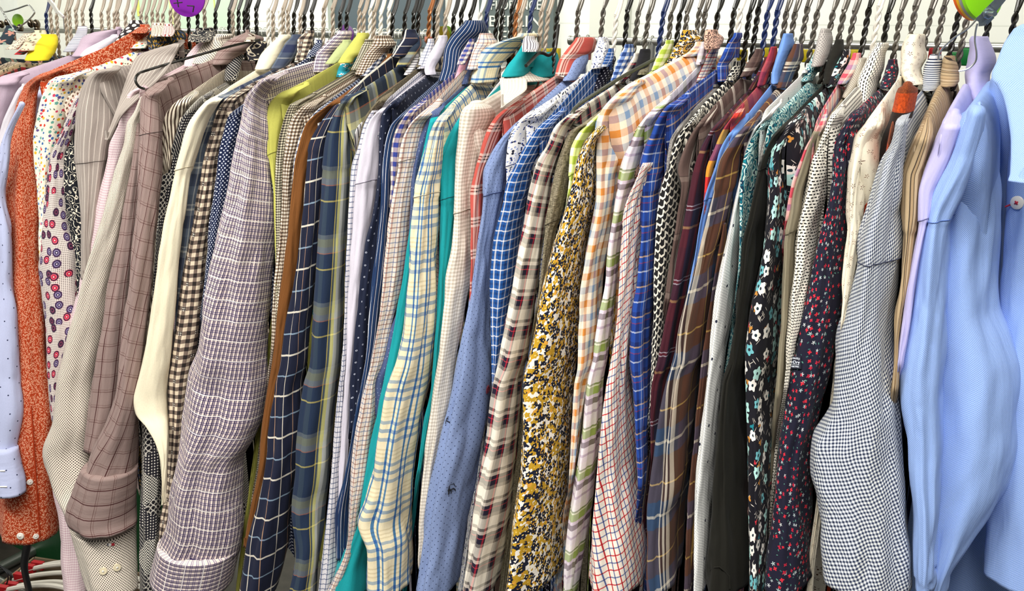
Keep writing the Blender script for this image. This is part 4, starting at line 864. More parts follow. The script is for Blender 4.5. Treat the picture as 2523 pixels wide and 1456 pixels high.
S('darkolive', 'darkolive', 'plain black-olive shirt with a smooth tall collar', [(107,2058,2072),(125,2048,2081),(160,2035,2065),(208,2027,2045)], [(2029,207),(1975,262),(1922,318)],
  [(323,1918,1946),(346,1898,1930),(404,1874,1906),(469,1858,1900),(537,1845,1894),(606,1828,1886),(692,1820,1874),(795,1808,1856),(900,1796,1844),(956,1777,1842),(1093,1765,1842),(1214,1755,1846),(1333,1746,1850),(1480,1739,1854)], seam=361, wide=True)
S('dkfl', 'dkfl', 'black shirt with large white and mint flowers and grass sprigs', [(132,2078,2090),(150,2065,2093),(185,2045,2075),(216,2033,2050)], [(2035,215),(1985,262),(1942,308)],
  [(311,1938,2004),(346,1917,1966),(375,1900,1951),(420,1893,1948),(486,1893,1946),(589,1884,1939),(675,1870,1937),(760,1850,1933),(846,1837,1928),(900,1832,1925),(956,1832,1915),(1093,1836,1905),(1231,1840,1900),(1368,1843,1890),(1480,1843,1885)])
S('pastel', 'pastel', 'pink, cream and pale blue checked shirt right of the black mint-flowered shirt', [(141,2100,2117),(165,2085,2118),(208,2062,2085)], [(2063,208),(2036,258),(2016,306)],
  [(311,2012,2036),(369,1980,2010),(412,1965,1997),(455,1950,1984),(490,1943,1970),(540,1936,1950)])
S('taupe', 'taupe', 'plain taupe shirt with a light grey tweedy collar', [(153,2115,2128),(180,2100,2130),(215,2085,2118),(242,2074,2095)], [(2076,241),(2040,284),(2006,324)],
  [(330,2000,2026),(420,1970,1996),(485,1951,1978),(520,1947,1975),(609,1932,1961),(712,1928,1956),(800,1923,1952),(850,1919,1946),(975,1908,1940)], colfab='tweedgrey', seam=514)
S('dash', 'dash', 'cream shirt woven with rows of short black dashes', [(115,2160,2170),(135,2140,2183),(170,2125,2180),(210,2110,2165),(254,2110,2140)], [(2112,213),(2078,250),(2048,284)],
  [(288,2044,2090),(332,2027,2068),(369,2010,2056),(396,1996,2058),(437,1986,2060),(489,1975,2052),(582,1955,2026),(660,1951,2016),(729,1948,1998),(800,1946,1980),(870,1938,1962),(956,1930,1946)], wide=True)
S('nditsy', 'nditsy', 'navy shirt with tiny red and white blossoms and a woven brand tab', [(157,2190,2200),(175,2180,2214),(219,2166,2200)], [(2168,218),(2130,252),(2096,284)],
  [(288,2091,2136),(332,2068,2116),(366,2052,2104),(437,2050,2097),(523,2034,2090),(626,2010,2088),(729,1988,2084),(820,1962,2072),(940,1940,2054),(1078,1923,2020),(1146,1914,2003),(1265,1903,1998),(1385,1885,1998),(1480,1870,2000)], wide=True)
S('cditsy', 'cditsy', 'cream shirt with small brown flower sprigs and a rounded collar', [(94,2240,2262),(110,2224,2280),(140,2218,2287),(175,2217,2270),(210,2230,2255)], [(2218,186),(2170,252),(2128,312)],
  [(317,2122,2186),(346,2104,2174),(375,2096,2166),(437,2089,2140),(506,2087,2128),(575,2086,2124),(626,2080,2118),(695,2074,2108),(746,2072,2098),(800,2068,2088)], wide=True)
S('fleece', 'fleece', 'dark brown and orange banded fleece top with a rust terry edge', None, [(2215,262),(2204,286),(2196,308)],
  [(213,2222,2250),(225,2208,2264),(257,2200,2258),(300,2190,2246),(346,2170,2225),(400,2150,2205),(437,2130,2178),(480,2125,2166),(520,2120,2155),(600,2116,2140),(640,2112,2128)], raw=True, end=True, groove=0.3, off=0.03)
S('fineging', 'fineging', 'navy and white fine-checked shirt with a very broad creased sleeve', [(145,2290,2310),(165,2277,2322),(200,2272,2322),(225,2270,2310)], [(2272,222),(2240,262),(2213,300)],
  [(303,2209,2230),(352,2201,2230),(403,2174,2228),(437,2164,2226),(523,2138,2229),(609,2112,2225),(671,2103,2217),(746,2088,2208),(800,2074,2202),(855,2055,2203),(940,2042,2209),(1043,2034,2217),(1095,2010,2222),(1146,1984,2228),(1231,1978,2237),(1300,1994,2240),(1400,1998,2243),(1480,2000,2245)], colfab='finestripeh', wide=True, rot=-0.35, off=-0.02, seam=600)
S('wave', 'wave', 'tan shirt with wavy dark brown stripes', [(149,2325,2345),(165,2320,2362),(200,2316,2365),(215,2315,2350)], [(2318,208),(2286,276),(2258,342)],
  [(346,2255,2308),(404,2234,2286),(437,2225,2274),(523,2222,2270),(592,2224,2258),(678,2218,2248),(729,2212,2240),(800,2199,2228),(860,2200,2216),(960,2196,2212)], seam=532)
S('lavender', 'lavender', 'plain lavender shirt with a soft wide collar beside the thin wire loop', [(100,2390,2425),(120,2386,2447),(150,2380,2455),(190,2376,2440),(230,2380,2420),(265,2395,2405)], [(2378,206),(2346,262),(2322,312)],
  [(317,2320,2392),(360,2300,2372),(403,2283,2357),(437,2272,2338),(480,2264,2310),(540,2263,2294),(600,2254,2278),(700,2235,2258),(800,2222,2246),(900,2208,2230)], seam=488)
S('oxford', 'oxford', 'light blue oxford-weave shirt with a white button, largest at the right edge', [(92,2486,2560),(120,2474,2575),(160,2462,2575),(185,2456,2575)], [(2442,198),(2408,246),(2386,280)],
  [(284,2376,2420),(345,2360,2418),(403,2340,2404),(489,2296,2376),(557,2269,2354),(643,2254,2347),(729,2243,2340),(800,2237,2337),(837,2230,2335),(940,2212,2330),(992,2208,2327),(1112,2223,2322),(1200,2231,2316),(1300,2238,2314),(1480,2241,2304)], off=-0.004, wide=True, seam=470, thick=0.03, ext=0.05, cy=(0.925, 0.96))
# ------------------------------------------------------------ build the shirts
GROUP = 'shirts crowded on the clothes rack'
white_btn = flat('button_pearl', '#efe9de', 0.25); cream_btn = flat('button_cream', '#e6d9b8', 0.3)
thread = flat('white_thread', '#f2efe8', 0.8); redthread = flat('red_thread', '#b3243c', 0.8); darkthread = flat('dark_thread', '#1a1c26', 0.8)
MADE = {}
keys = [s['key'] for s in SH]
r3 = [ridge3d(s['rid']) for s in SH]
def isotonic(xs, gap=0.0032):
    """least shift that keeps the shirts in order along the rail"""
    ys = [x-i*gap for i, x in enumerate(xs)]; blocks = []
    for y in ys:
        blocks.append([y, 1])
        while len(blocks) > 1 and blocks[-2][0] > blocks[-1][0]:
            b = blocks.pop(); a = blocks.pop(); blocks.append([(a[0]*a[1]+b[0]*b[1])/(a[1]+b[1]), a[1]+b[1]])
    out = []
    for v, n in blocks: out += [v]*n
    return [v+i*gap for i, v in enumerate(out)]
nx, tx = isotonic([r[0].x for r in r3]), isotonic([r[-1].x for r in r3])
for r, a, b in zip(r3, nx, tx):
    da, db = a-r[0].x, b-r[-1].x; n = len(r)-1
    for k, q in enumerate(r): q.x += da+(db-da)*k/n
def spacing(i):
    """room towards the next shirt on the rail, at the tip and at the neck"""
    if i+1 >= len(SH): return (0.02, 0.02)
    dt = r3[i+1][-1].x-r3[i][-1].x; dn = r3[i+1][0].x-r3[i][0].x
    return tuple(max(0.004, min(0.024, q*0.9)) for q in (dt, dn))
TH = [spacing(i) for i in range(len(SH))]
SEAMC = dict(cream='#a89c80', lime='#77752e', lavwhite='#8a8494', teal='#0a5c64', bluedot='#3f4d78', corn='#3c5c9c', lavender='#6d6a94', oxford='#4a66a8', greystripe='#5c544e', mauve='#4e403e', tatt='#8a7c78', blueplaid='#a8a08c', beige='#8d8474', darkolive='#0e0d0a', greenging='#8d9a50', olive='#3a3426', whitegrid='#9a9aa4', taupe='#4e4838', leo='#55597a', fineging='#3a4058')  # darker than each fabric: shadow along the armhole seam put into the colour
seamm = flat('seam_shadow_thread', '#5c5656', 0.9)
def shoulder(s, f=0.45):
    """carry the sleeve head up over the hanger end and along the shoulder line"""
    rid = [Vector((a, b, 0)) for a, b in s['rid']][::-1]; rows = sorted(s['sl']); tip = rid[0]
    tot = sum((rid[k+1]-rid[k]).length for k in range(len(rid)-1)); acc = 0.0
    w0 = max(22.0, interp(rows, tip.y+40)[1]-interp(rows, tip.y+40)[0])*0.8; add = []; ymap = [(tip.y, YT)]
    for k in range(len(rid)-1):
        L = (rid[k+1]-rid[k]).length
        for q in (0.25, 0.5, 0.75, 1.0):
            t = (acc+L*q)/tot
            if t > f: break
            p = rid[k].lerp(rid[k+1], q)
            if p.y < ymap[-1][0]-2: add.append((p.y, p.x, p.x+w0*(1-0.72*t/f))); ymap.append((p.y, YT+(YN-YT)*t))
        acc += L
    body = [r for r in rows if r[0] > tip.y+14]
    out = [(y+(9.0*k/len(add) if k else 0), a, b) for k, (y, a, b) in enumerate(add)]
    out = sorted(out)+[(tip.y, tip.x, max(tip.x+w0*0.95, tip.x+14))]+body
    ymap = sorted(ymap)
    def plane(x, y, o):
        if y >= tip.y: return at_sleeve(x, y, o)
        for k in range(len(ymap)-1):
            if ymap[k][0] <= y <= ymap[k+1][0]:
                t = (y-ymap[k][0])/(ymap[k+1][0]-ymap[k][0]); return atY(x, y, ymap[k][1]+(ymap[k+1][1]-ymap[k][1])*t+o*max(0.0, 1-(ymap[k][1]-YT)/0.05))
        return atY(x, y, ymap[0][1])
    return out, plane, tip.y
for i, s in enumerate(SH):
    N_ = r3[i][0]
    root = empty('shirt', (N_.x, YC, EYE.z-0.03), s['label'], 'shirt', GROUP)
    fab = FAB[s['fab']]; cf = FAB[s.get('colfab', s['fab'])]
    lift = 0.0 if s['sl'] else 0.022
    th = s.get('thick', TH[i] if s['sl'] else 0.006)
    parts = {}
    parts['torso'] = torso('torso', r3[i], th, fab, root, lift=lift, hem=0.62 if i < 12 else 0.70)
    if s['sl']:
        off = s.get('off', 0.0)
        bm = s.get('bmax', 0.048)
        nm = 'front_panel' if s.get('body') else 'sleeve'
        sm = FAB['madrasfront'] if s.get('front') else fab
        sm_ = []; srows, spl, yt_ = shoulder(s, s.get('ext', 0.42)) if not s.get('raw') else (s['sl'], None, None)
        parts['sleeve'] = strip(nm, srows, sm, root, plane=spl, taper0=False, fine=yt_, off=off, bmax=bm, seam=s.get('seam'), folds=0.085 if s.get('wide') else 0.11,
                                seg=44 if s.get('wide') else 30, wr=0.0034 if s.get('wide') else 0.0026, tail=not s.get('cuff') and not s.get('end'), rot=s.get('rot', 0.0), crease=0.0032 if s.get('wide') else 0.0018, seams=sm_, domeh=0.004 if s.get('ext', 0.42) > 0.1 else 0.006, groove=s.get('groove', 1.25 if s.get('wide') else 1.0))
        if sm_ and s['key'] in SEAMC: MB().tube(sm_[0], 0.00042, 5).build('armhole_seam', flat('seam_'+s['key'], SEAMC[s['key']], 0.9), root)
        if s.get('cuff'):
            parts['cuff'] = strip('cuff', s['cuff'], fab, root, off=off-0.004, bmax=bm+0.003, dome=True, domeh=0.002, taper0=False, swap=True, groove=0.3, folds=0.07, seg=40, step=6, grow=0.001)
        if s.get('panel'):
            parts['panel'] = strip('front_panel', s['panel'], fab, root, off=off+0.02, bmax=0.03, folds=0.08)
    if s['col']:
        big = s['key'] in ('teal', 'oxford')
        parts['collar'] = ring_collar('collar', s['col'], cf, root, *(s.get('cy') or (YN-0.012, YN+0.035 if not big else YN+0.02)), swap=s.get('cswap', True))
    if s.get('leaf'):
        def pl(x, y, o, s=s):
            y0, y1 = s['leaf'][0][0], s['leaf'][-1][0]; t = max(0, min(1, (y-y0)/(y1-y0))); t = t**0.6; Yb = at_sleeve(x, y, s.get('off', 0)-0.022).y; return atY(x, y, (YN-0.105)*(1-t)+Yb*t)
        parts['leaf'] = strip('collar_point', s['leaf'], cf, root, plane=pl, bmax=0.006, dome=False, folds=0.02, wr=0.001, step=5)
    if s.get('lining'):
        parts['lining'] = ring_collar('collar_lining', s['lining'], FAB['scroll'], root, YN, YN+0.03)
    MADE[s['key']] = (root, parts)

# buttons, tabs and motifs
def put_button(key, part, px, py, r, mat, stitch=None):
    root, P = MADE[key]; q = button(root, P[part], px, py, r, mat)
    if q: q[1].build('button_thread', stitch or thread, q[0]) if False else None
    if q:
        b, k, p, n = q
        o = mesh_obj('button_thread', k.v, k.f, stitch or thread, root); o.parent = b; 
        o.matrix_parent_inverse = Matrix.Identity(4)
    return q
for px, py, r in ((73, 1187, 0.0048), (51, 1320, 0.0058), (88, 1321, 0.0046)): put_button('orange', 'sleeve', px, py, r, white_btn)
for px, py, r in ((255, 1407, 0.0055), (288, 1398, 0.0055)): put_button('pindot', 'cuff', px, py, r, cream_btn)
put_button('madras', 'sleeve', 722, 1404, 0.0045, white_btn)
# pale blue cuff: two stitched buttonholes
root, P = MADE['ltblue']
for (x0, x1, y) in ((-6, 13, 1160), (-4, 18, 1199)):
    m = MB(); pts = []
    for x in (max(1, x0), (max(1, x0)+x1)/2, x1):
        h = stick(P['cuff'], x, y)
        if h: pts.append(h[0]+h[1]*0.0008)
    if len(pts) > 1: m.tube(pts, 0.0012, 6).build('buttonhole', thread, root)
# rust shirt: front placket edge running down to the curved hem
root, P = MADE['orange']
pts = []
for t in range(13):
    y = 1000+t*27; x = 77+22*((y-1000)/340.0)
    h = stick(P['sleeve'], x, y)
    if h: pts.append(h[0]+h[1]*0.0006)
MB().tube(pts, 0.0014, 6).build('placket_edge', FAB['orange'], root)
# little woven flag tab on the pin-dotted cuff
root, P = MADE['pindot']
h = stick(P['cuff'], 273, 1341)
if h:
    p, n = h; rt = Vector((RV.x, RV.y, RV.z)); rt = (rt-n*rt.dot(n)).normalized(); up = n.cross(rt).normalized()
    if up.z < 0: up = -up
    RM = Matrix((rt, up, n)).transposed()
    for nm, dx, w, c in (('flag_tab_red', 0.0030, 0.0042, '#b3202e'), ('flag_tab_white', -0.0012, 0.0042, '#ece8e2'), ('flag_tab_navy', -0.0038, 0.0014, '#1c2446')):
        MB().box(p+rt*dx+n*0.0016, (w, 0.0036, 0.0016), RM).build('flag_tab', flat(nm, c, 0.8), root, smooth=False)
# woven tab on the navy ditsy shirt
root, P = MADE['nditsy']
def frame_at(h):
    p, n = h; rt = RV-n*RV.dot(n); rt.normalize(); up = n.cross(rt).normalized()
    if up.z < 0: up = -up
    return p, n, rt, up
h = stick(P['sleeve'], 1961, 893)
if h:
    p, n, rt, up = frame_at(h); RM = Matrix((rt, up, n)).transposed()
    tabo = MB().box(p+n*0.0012, (0.0130, 0.0115, 0.0012), RM).build('woven_tab', flat('woven_tab_navy', '#14172a', 0.8), root, smooth=False)
    lw = flat('woven_letter_white', '#dfe4ee', 0.8)
    q = p+n*0.0022
    for body, size, dy in (('IMAGE', 0.0026, 0.0031), ('erDry', 0.0046, -0.0012), ('SHIRTING', 0.0022, -0.0046)):
        t = text_mesh('tab_lettering', body, size, lw, root, q+up*dy, rt, up, 'CENTER', 0.0003)
    MB().box(q-up*0.0021, (0.0105, 0.0003, 0.0004), RM).build('tab_rule', lw, root, smooth=False)
    MB().tube([q+rt*0.0048+up*0.0034+(rt*math.cos(a)+up*math.sin(a))*0.0009 for a in [k*math.pi/5 for k in range(11)]], 0.0002, 5).build('tab_mark', lw, root)
# embroidered motifs on the chambray shirt
root, P = MADE['bluedot']
def motif(px, py, pts, r, mat, nm='embroidered_motif'):
    h = stick(P['sleeve'], px, py)
    if not h: return
    p, n, rt, up = frame_at(h); m = MB()
    for poly, rad in pts: m.tube([p+n*0.0010+rt*a*0.001+up*b*0.001 for a, b in poly], rad*0.001, 6)
    m.build(nm, mat, root)
motif(1111, 1203, [([(-3, 4), (-1, 6), (1.5, 5.2), (3.5, 6), (5, 2), (7, 1)], 0.35), ([(-3, 4), (-3.4, 1), (-4.5, -1), (-3.2, -3.4), (-4.2, -6)], 0.9), ([(-3, -1), (0, -1.2), (3, -0.6), (5, -2.4)], 0.8), ([(-1.5, -1.5), (0, -3), (-0.6, -6)], 0.6), ([(5, -2.2), (6, -4.4)], 0.5)], 1, darkthread)
motif(1102, 1033, [([(-2, -5), (-1, 0), (1.5, 4)], 0.35), ([(-1.4, -1), (1.5, -2), (3.4, -3.6)], 0.45), ([(-0.8, 1), (1.4, 1.2)], 0.4)], 1, darkthread)
motif(1201, 957, [([(-3, -5), (-3, 0), (-1, 3), (1.5, 3.5)], 0.8), ([(0, -5), (0.3, 0), (2, 2)], 0.7), ([(3, -4), (3, 1)], 0.6), ([(-3, 1), (0, 3)], 0.7)], 1, flat('motif_maroon', '#6a1a2c', 0.8))
# chest pocket flap seam on the black-olive shirt
root, P = MADE['darkolive']
pts = []
for x, y in ((1752, 1404), (1762, 1397), (1772, 1396), (1785, 1406), (1796, 1420), (1797, 1450)):
    h = stick(P['sleeve'], x, y)
    if h: pts.append(h[0]+h[1]*0.0006)
if len(pts) > 2: MB().tube(pts, 0.0008, 6).build('pocket_flap_seam', FAB['darkolive'], root)

root, P = MADE['teal']
P['collar_back'] = ring_collar('collar_back', [(138,1308,1376),(160,1304,1379),(192,1300,1374)], FAB['teal'], root, 1.05, 1.06)
# the big oxford shirt: second sleeve fold, body panel, front panel, hanging collar point
root, P = MADE['oxford']; ox = FAB['oxford']
P['fold'] = strip('sleeve_back', [(262,2405,2436),(300,2350,2442),(345,2305,2448),(458,2290,2466),(575,2280,2468),(678,2275,2463),(769,2270,2464),(850,2266,2494),(923,2262,2514),(1095,2258,2514),(1213,2255,2488),(1300,2262,2444),(1368,2272,2398),(1462,2288,2330),(1500,2288,2322)], ox, root, off=0.035, bmax=0.05, folds=0.10, seg=48, wr=0.005)
P['front'] = strip('front_panel', [(215,2484,2640),(300,2486,2650),(458,2474,2660),(600,2466,2680),(800,2452,2680),(1000,2440,2680),(1200,2425,2680),(1480,2400,2680)], ox, root, off=0.075, bmax=0.03, folds=0.07, seg=48, wr=0.004)
P['back'] = strip('back_panel', [(420,2330,2480),(700,2280,2480),(1000,2250,2500),(1480,2225,2540)], ox, root, off=0.15, bmax=0.05, folds=0.06, dome=True)
P['inner'] = strip('front_edge', [(200,2440,2500),(300,2430,2502),(458,2432,2492),(600,2440,2480),(700,2446,2474),(900,2450,2470)], ox, root, off=0.11, bmax=0.02, folds=0.05)
def pl(x, y, o):
    t = (y-87)/370.0; return atY(x, y, 0.90-0.10*t)
P['leaf'] = strip('collar_point', [(88,2484,2640),(110,2470,2640),(150,2454,2640),(190,2439,2640),(200,2440,2640),(215,2453,2640),(250,2470,2640),(300,2481,2640),(360,2487,2640),(435,2484,2640),(455,2478,2640)], ox, root, plane=pl, bmax=0.008, dome=True, taper0=False, folds=0.0, wr=0.0008, crease=0, step=5)
q = button(root, P['front'], 2508, 499, 0.0062, white_btn)
if q:
    b, k, p, n = q; o = mesh_obj('button_thread', k.v, k.f, redthread, root); o.parent = b
    p, n, rt, up = frame_at((p, n))
    MB().tube([p+n*0.0012-rt*0.004-up*0.002, p+n*0.0014-rt*0.010-up*0.006], 0.0009, 6).build('red_stitch', redthread, root)
# ------------------------------------------------------------ the rail and its hangers
steel = flat('brushed_steel', '#b4b5b0', 0.3, 0.9)
RAILZ = EYE.z+0.080
rack = empty('clothes_rack', (-0.8, YC, 0), 'long steel clothes rack whose rail carries every shirt hanger', 'clothes rack')
MB().tube([(-2.45, YC, RAILZ), (0.55, YC, RAILZ)], 0.0125, 20).build('rail', steel, rack)
for X in (-2.45, 0.55):
    MB().tube([(X, YC, 0.03), (X, YC, RAILZ)], 0.014, 16).build('upright', steel, rack)
    MB().tube([(X, YC-0.28, 0.02), (X, YC+0.28, 0.02)], 0.016, 12).build('foot', steel, rack)
MB().tube([(-2.45, YC, 0.12), (0.55, YC, 0.12)], 0.010, 12).build('lower_bar', steel, rack)

hm = {'tan': flat('hanger_tan', '#a89a88', 0.32), 'black': flat('hanger_black', '#17150f', 0.3), 'white': flat('hanger_white', '#e2ded2', 0.35),
      'navy': flat('hanger_navy', '#1a2a56', 0.35), 'copper': flat('hanger_copper', '#9a6238', 0.35, 0.5), 'grey': flat('hanger_grey', '#5d5850', 0.25, 0.2)}
names = {'tan': 'tan', 'black': 'black', 'white': 'white', 'navy': 'navy blue', 'copper': 'copper brown', 'grey': 'grey'}
HK = [(115,'navy'),(127,'tan'),(141,'tan'),(163,'tan'),(173,'tan'),(189,'tan'),(205,'tan'),(226,'black'),(251,'tan'),(268,'tan'),(283,'tan'),(291,'tan'),(310,'tan'),(329,'tan'),(349,'tan'),(361,'tan'),(376,'tan'),(389,'tan'),(402,'tan'),(421,'tan'),(433,'tan'),(441,'tan'),
 (465,'black'),(487,'black'),(505,'tan'),(531,'black'),(565,'black'),(574,'tan'),(588,'black'),(603,'black'),(611,'black'),(632,'black'),(661,'white'),(673,'tan'),(690,'white'),(698,'tan'),(710,'tan'),(724,'black'),(740,'tan'),(750,'black'),(769,'black'),(797,'tan'),(820,'tan'),(838,'black'),(854,'black'),
 (885,'tan'),(896,'tan'),(912,'white'),(921,'tan'),(938,'white'),(958,'white'),(967,'black'),(997,'black'),(1019,'black'),(1030,'black'),(1057,'copper'),(1071,'black'),(1078,'tan'),(1097,'tan'),(1117,'black'),(1136,'black'),(1158,'black'),(1182,'white'),(1198,'navy'),
 (1223,'black'),(1236,'black'),(1259,'black'),(1270,'copper'),(1282,'tan'),(1306,'navy'),(1332,'tan'),(1348,'tan'),(1371,'black'),(1422,'grey'),(1483,'grey'),(1517,'white'),(1543,'black'),(1569,'grey'),(1595,'grey'),(1631,'navy'),(1651,'grey'),(1672,'black'),(1690,'grey'),(1719,'grey'),(1734,'grey'),
 (1765,'black'),(1804,'black'),(1820,'white'),(1843,'black'),(1863,'black'),(1887,'navy'),(1911,'navy'),(1933,'grey'),(1954,'grey'),(1982,'grey'),(2008,'grey'),(2047,'grey'),(2073,'grey'),(2100,'grey'),(2134,'black'),(2160,'white'),(2184,'black'),(2215,'grey'),(2248,'grey'),(2287,'grey'),(2318,'grey'),(2356,'black'),(2379,'grey'),(2435,'black'),(2497,'black')]

def bez(P, n=14):
    out = []
    for i in range(len(P)-1):
        p0 = P[max(i-1, 0)]; p1 = P[i]; p2 = P[i+1]; p3 = P[min(i+2, len(P)-1)]
        for k in range(n):
            t = k/n; out.append(0.5*((2*p1)+(p2-p0)*t+(2*p0-5*p1+4*p2-p3)*t*t+(3*p1-p0-3*p2+p3)*t**3))
    out.append(P[-1]); return out

neckx = sorted((r[0].x, r[-1].x, r[0].z, r[-1].z) for r in r3)
def tipx(x):
    a = [q for q in neckx if q[0] <= x+0.0001]; b = [q for q in neckx if q[0] > x]
    if not a: return x-(b[0][0]-b[0][1])
    if not b: return x-(a[-1][0]-a[-1][1])
    a, b = a[-1], b[0]; t = (x-a[0])/max(1e-6, b[0]-a[0]); return x-((a[0]-a[1])*(1-t)+(b[0]-b[1])*t)

def hanger(px, colour, label, group):
    r = random.Random(px)
    y60 = 62.0
    p = atY(px, y60, YC); X = p.x
    lean = r.uniform(0.06, 0.16); top = EYE.z+r.uniform(0.016, 0.026); bot = EYE.z-0.062
    wr_ = 0.00185; hr = 0.00175
    root = empty('clothes_hanger', (X, YC, bot), label, 'hanger', group); m = MB(); hk = MB(); ar = MB(); turns = 1/0.0165*2*math.pi*0.5
    ph = r.uniform(0, 6.28)
    def axis(z):
        dz = z-p.z; return Vector((X+lean*dz*0.5, YC+lean*dz*0.3, z))
    for k in (0, 1):
        pts = []; nn = 46
        for i in range(nn+1):
            z = bot+(top-bot)*i/nn; a = ph+k*math.pi+(z-bot)*turns*1.55
            pts.append(axis(z)+Vector((math.cos(a)*hr, math.sin(a)*hr, 0)))
        m.tube(pts, wr_, 7)
        T = axis(top); a = ph+k*math.pi+(top-bot)*turns*1.55
        o0 = Vector((math.cos(a)*hr, math.sin(a)*hr, 0)); o1 = Vector((hr if math.cos(a) > 0 else -hr, 0, 0))
        R_ = 0.0165; cx = T.x+0.004
        P = [T+o0, T+Vector((0.002, 0.006, 0.014))+o1, Vector((cx, YC+0.0165, RAILZ-0.014))+o1, Vector((cx+0.001, YC+R_+0.002, RAILZ+0.004))+o1, Vector((cx+0.001, YC+0.008, RAILZ+R_))+o1,
             Vector((cx+0.001, YC-0.008, RAILZ+R_-0.001))+o1, Vector((cx, YC-R_-0.002, RAILZ+0.002))+o1, Vector((cx, YC-R_+0.001, RAILZ-0.012))+o1]
        hk.tube(bez(P, 6), wr_, 7)
    # shoulder wire and lower bar inside the shirt
    xt = tipx(X); A = Vector((X, YC, bot)); dx = (X-xt)
    near = Vector((xt, YT+0.028, EYE.z+ZT-0.026)); far = Vector((X+dx*0.6, 2*YC-YT-0.028, EYE.z+ZT-0.026))
    P = [A, A+Vector((0, -0.012, -0.020)), near.lerp(A, 0.5)+Vector((0, 0, -0.012)), near+Vector((0, 0.004, 0.002)), near+Vector((0, 0.002, -0.008)), near+Vector((0, 0.014, -0.014)),
         (near+far)/2+Vector((0, 0, -0.014)), far+Vector((0, -0.014, -0.014)), far+Vector((0, -0.002, -0.008)), far+Vector((0, -0.004, 0.002)), far.lerp(A, 0.5)+Vector((0, 0, -0.004)), A+Vector((0, 0.012, -0.010)), A]
    ar.tube(bez(P, 4), 0.0016, 6)
    m.build('twisted_neck', hm[colour], root); hk.build('hook', hm[colour], root); ar.build('shoulder_wire', hm[colour], root); return root

landmarks = [(-40, 'the left end of the rail'), (456, 'the marked purple disc'), (792, 'the dark wall board edge'), (1182, 'the city sign left edge'), (1361, 'the city sign right edge')]
coltop = [(interp(sorted(s['col']), min(q[0] for q in s['col'])), s) for s in SH if s['col']]
ordn = lambda k: {1:'first',2:'second',3:'third',4:'fourth',5:'fifth',6:'sixth',7:'seventh',8:'eighth',9:'ninth',10:'tenth',11:'eleventh',12:'twelfth',13:'thirteenth',14:'fourteenth',15:'fifteenth',16:'sixteenth',17:'seventeenth',18:'eighteenth',19:'nineteenth',20:'twentieth',21:'twenty-first',22:'twenty-second',23:'twenty-third',24:'twenty-fourth',25:'twenty-fifth',26:'twenty-sixth',27:'twenty-seventh',28:'twenty-eighth',29:'twenty-ninth',30:'thirtieth',31:'thirty-first',32:'thirty-second',33:'thirty-third',34:'thirty-fourth',35:'thirty-fifth',36:'thirty-sixth',37:'thirty-seventh',38:'thirty-eighth'}[k]
nR = len(HK)
for i, (px, c) in enumerate(HK):
    if px <= 1371:
        lm = [l for l in landmarks if l[0] < px][-1]
        k = sum(1 for q, _ in HK if lm[0] < q <= px)
        lab = f"{names[c]} twisted wire hanger, {ordn(k)} hook right of {lm[1]}" if lm[0] > 0 else f"{names[c]} twisted wire hanger, {ordn(k)} hook from {lm[1]}"
    elif px < 1960:
        k = sum(1 for q, _ in HK if 1361 < q <= px)
        lab = f"{names[c]} twisted wire hanger, {ordn(k)} hook right of the city sign"
    else:
        k = nR-i
        lab = f"{names[c]} twisted wire hanger, {ordn(k)} hook from the right end" if k > 1 else 'black twisted wire hanger behind the light blue oxford collar, last at the right end'
    hanger(px, c, lab, 'twisted wire hangers on the rail')

# bare hanger shoulders that stand out of the shirts
def bare(px_list, Ys, r, mat, name, label, group=None):
    pts = [atY(x, y, Y) for (x, y), Y in zip(px_list, Ys)]
    o = MB().tube(bez(pts, 10), r, 9).build(name, mat); return tag(o, label, 'hanger', group)
bare([(640,98),(560,116),(450,147),(360,174),(340,183),(334,198),(342,213),(356,219)], [1.03,0.97,0.91,0.865,0.845,0.838,0.838,0.845], 0.0019, hm['black'], 'wire_hanger', 'black bare wire hanger shoulder sticking out across the grey pinstriped shirt')
bare([(1622,141),(1540,185),(1480,222),(1426,258),(1412,275),(1408,297),(1416,308),(1446,312)], [1.03,0.97,0.92,0.875,0.862,0.858,0.86,0.868], 0.0021, flat('wire_olive', '#55564c', 0.3, 0.4), 'wire_hanger', 'olive grey bare wire hanger shoulder lying over the tartan and olive shirts')
bare([(1376,60),(1371,100),(1366,124),(1352,136),(1338,131),(1326,132),(1312,146),(1296,162)], [1.07,1.065,1.06,1.05,1.04,1.03,1.01,0.985], 0.0022, hm['black'], 'wire_hanger', 'black bent wire hanger neck dipping into the open teal collar')

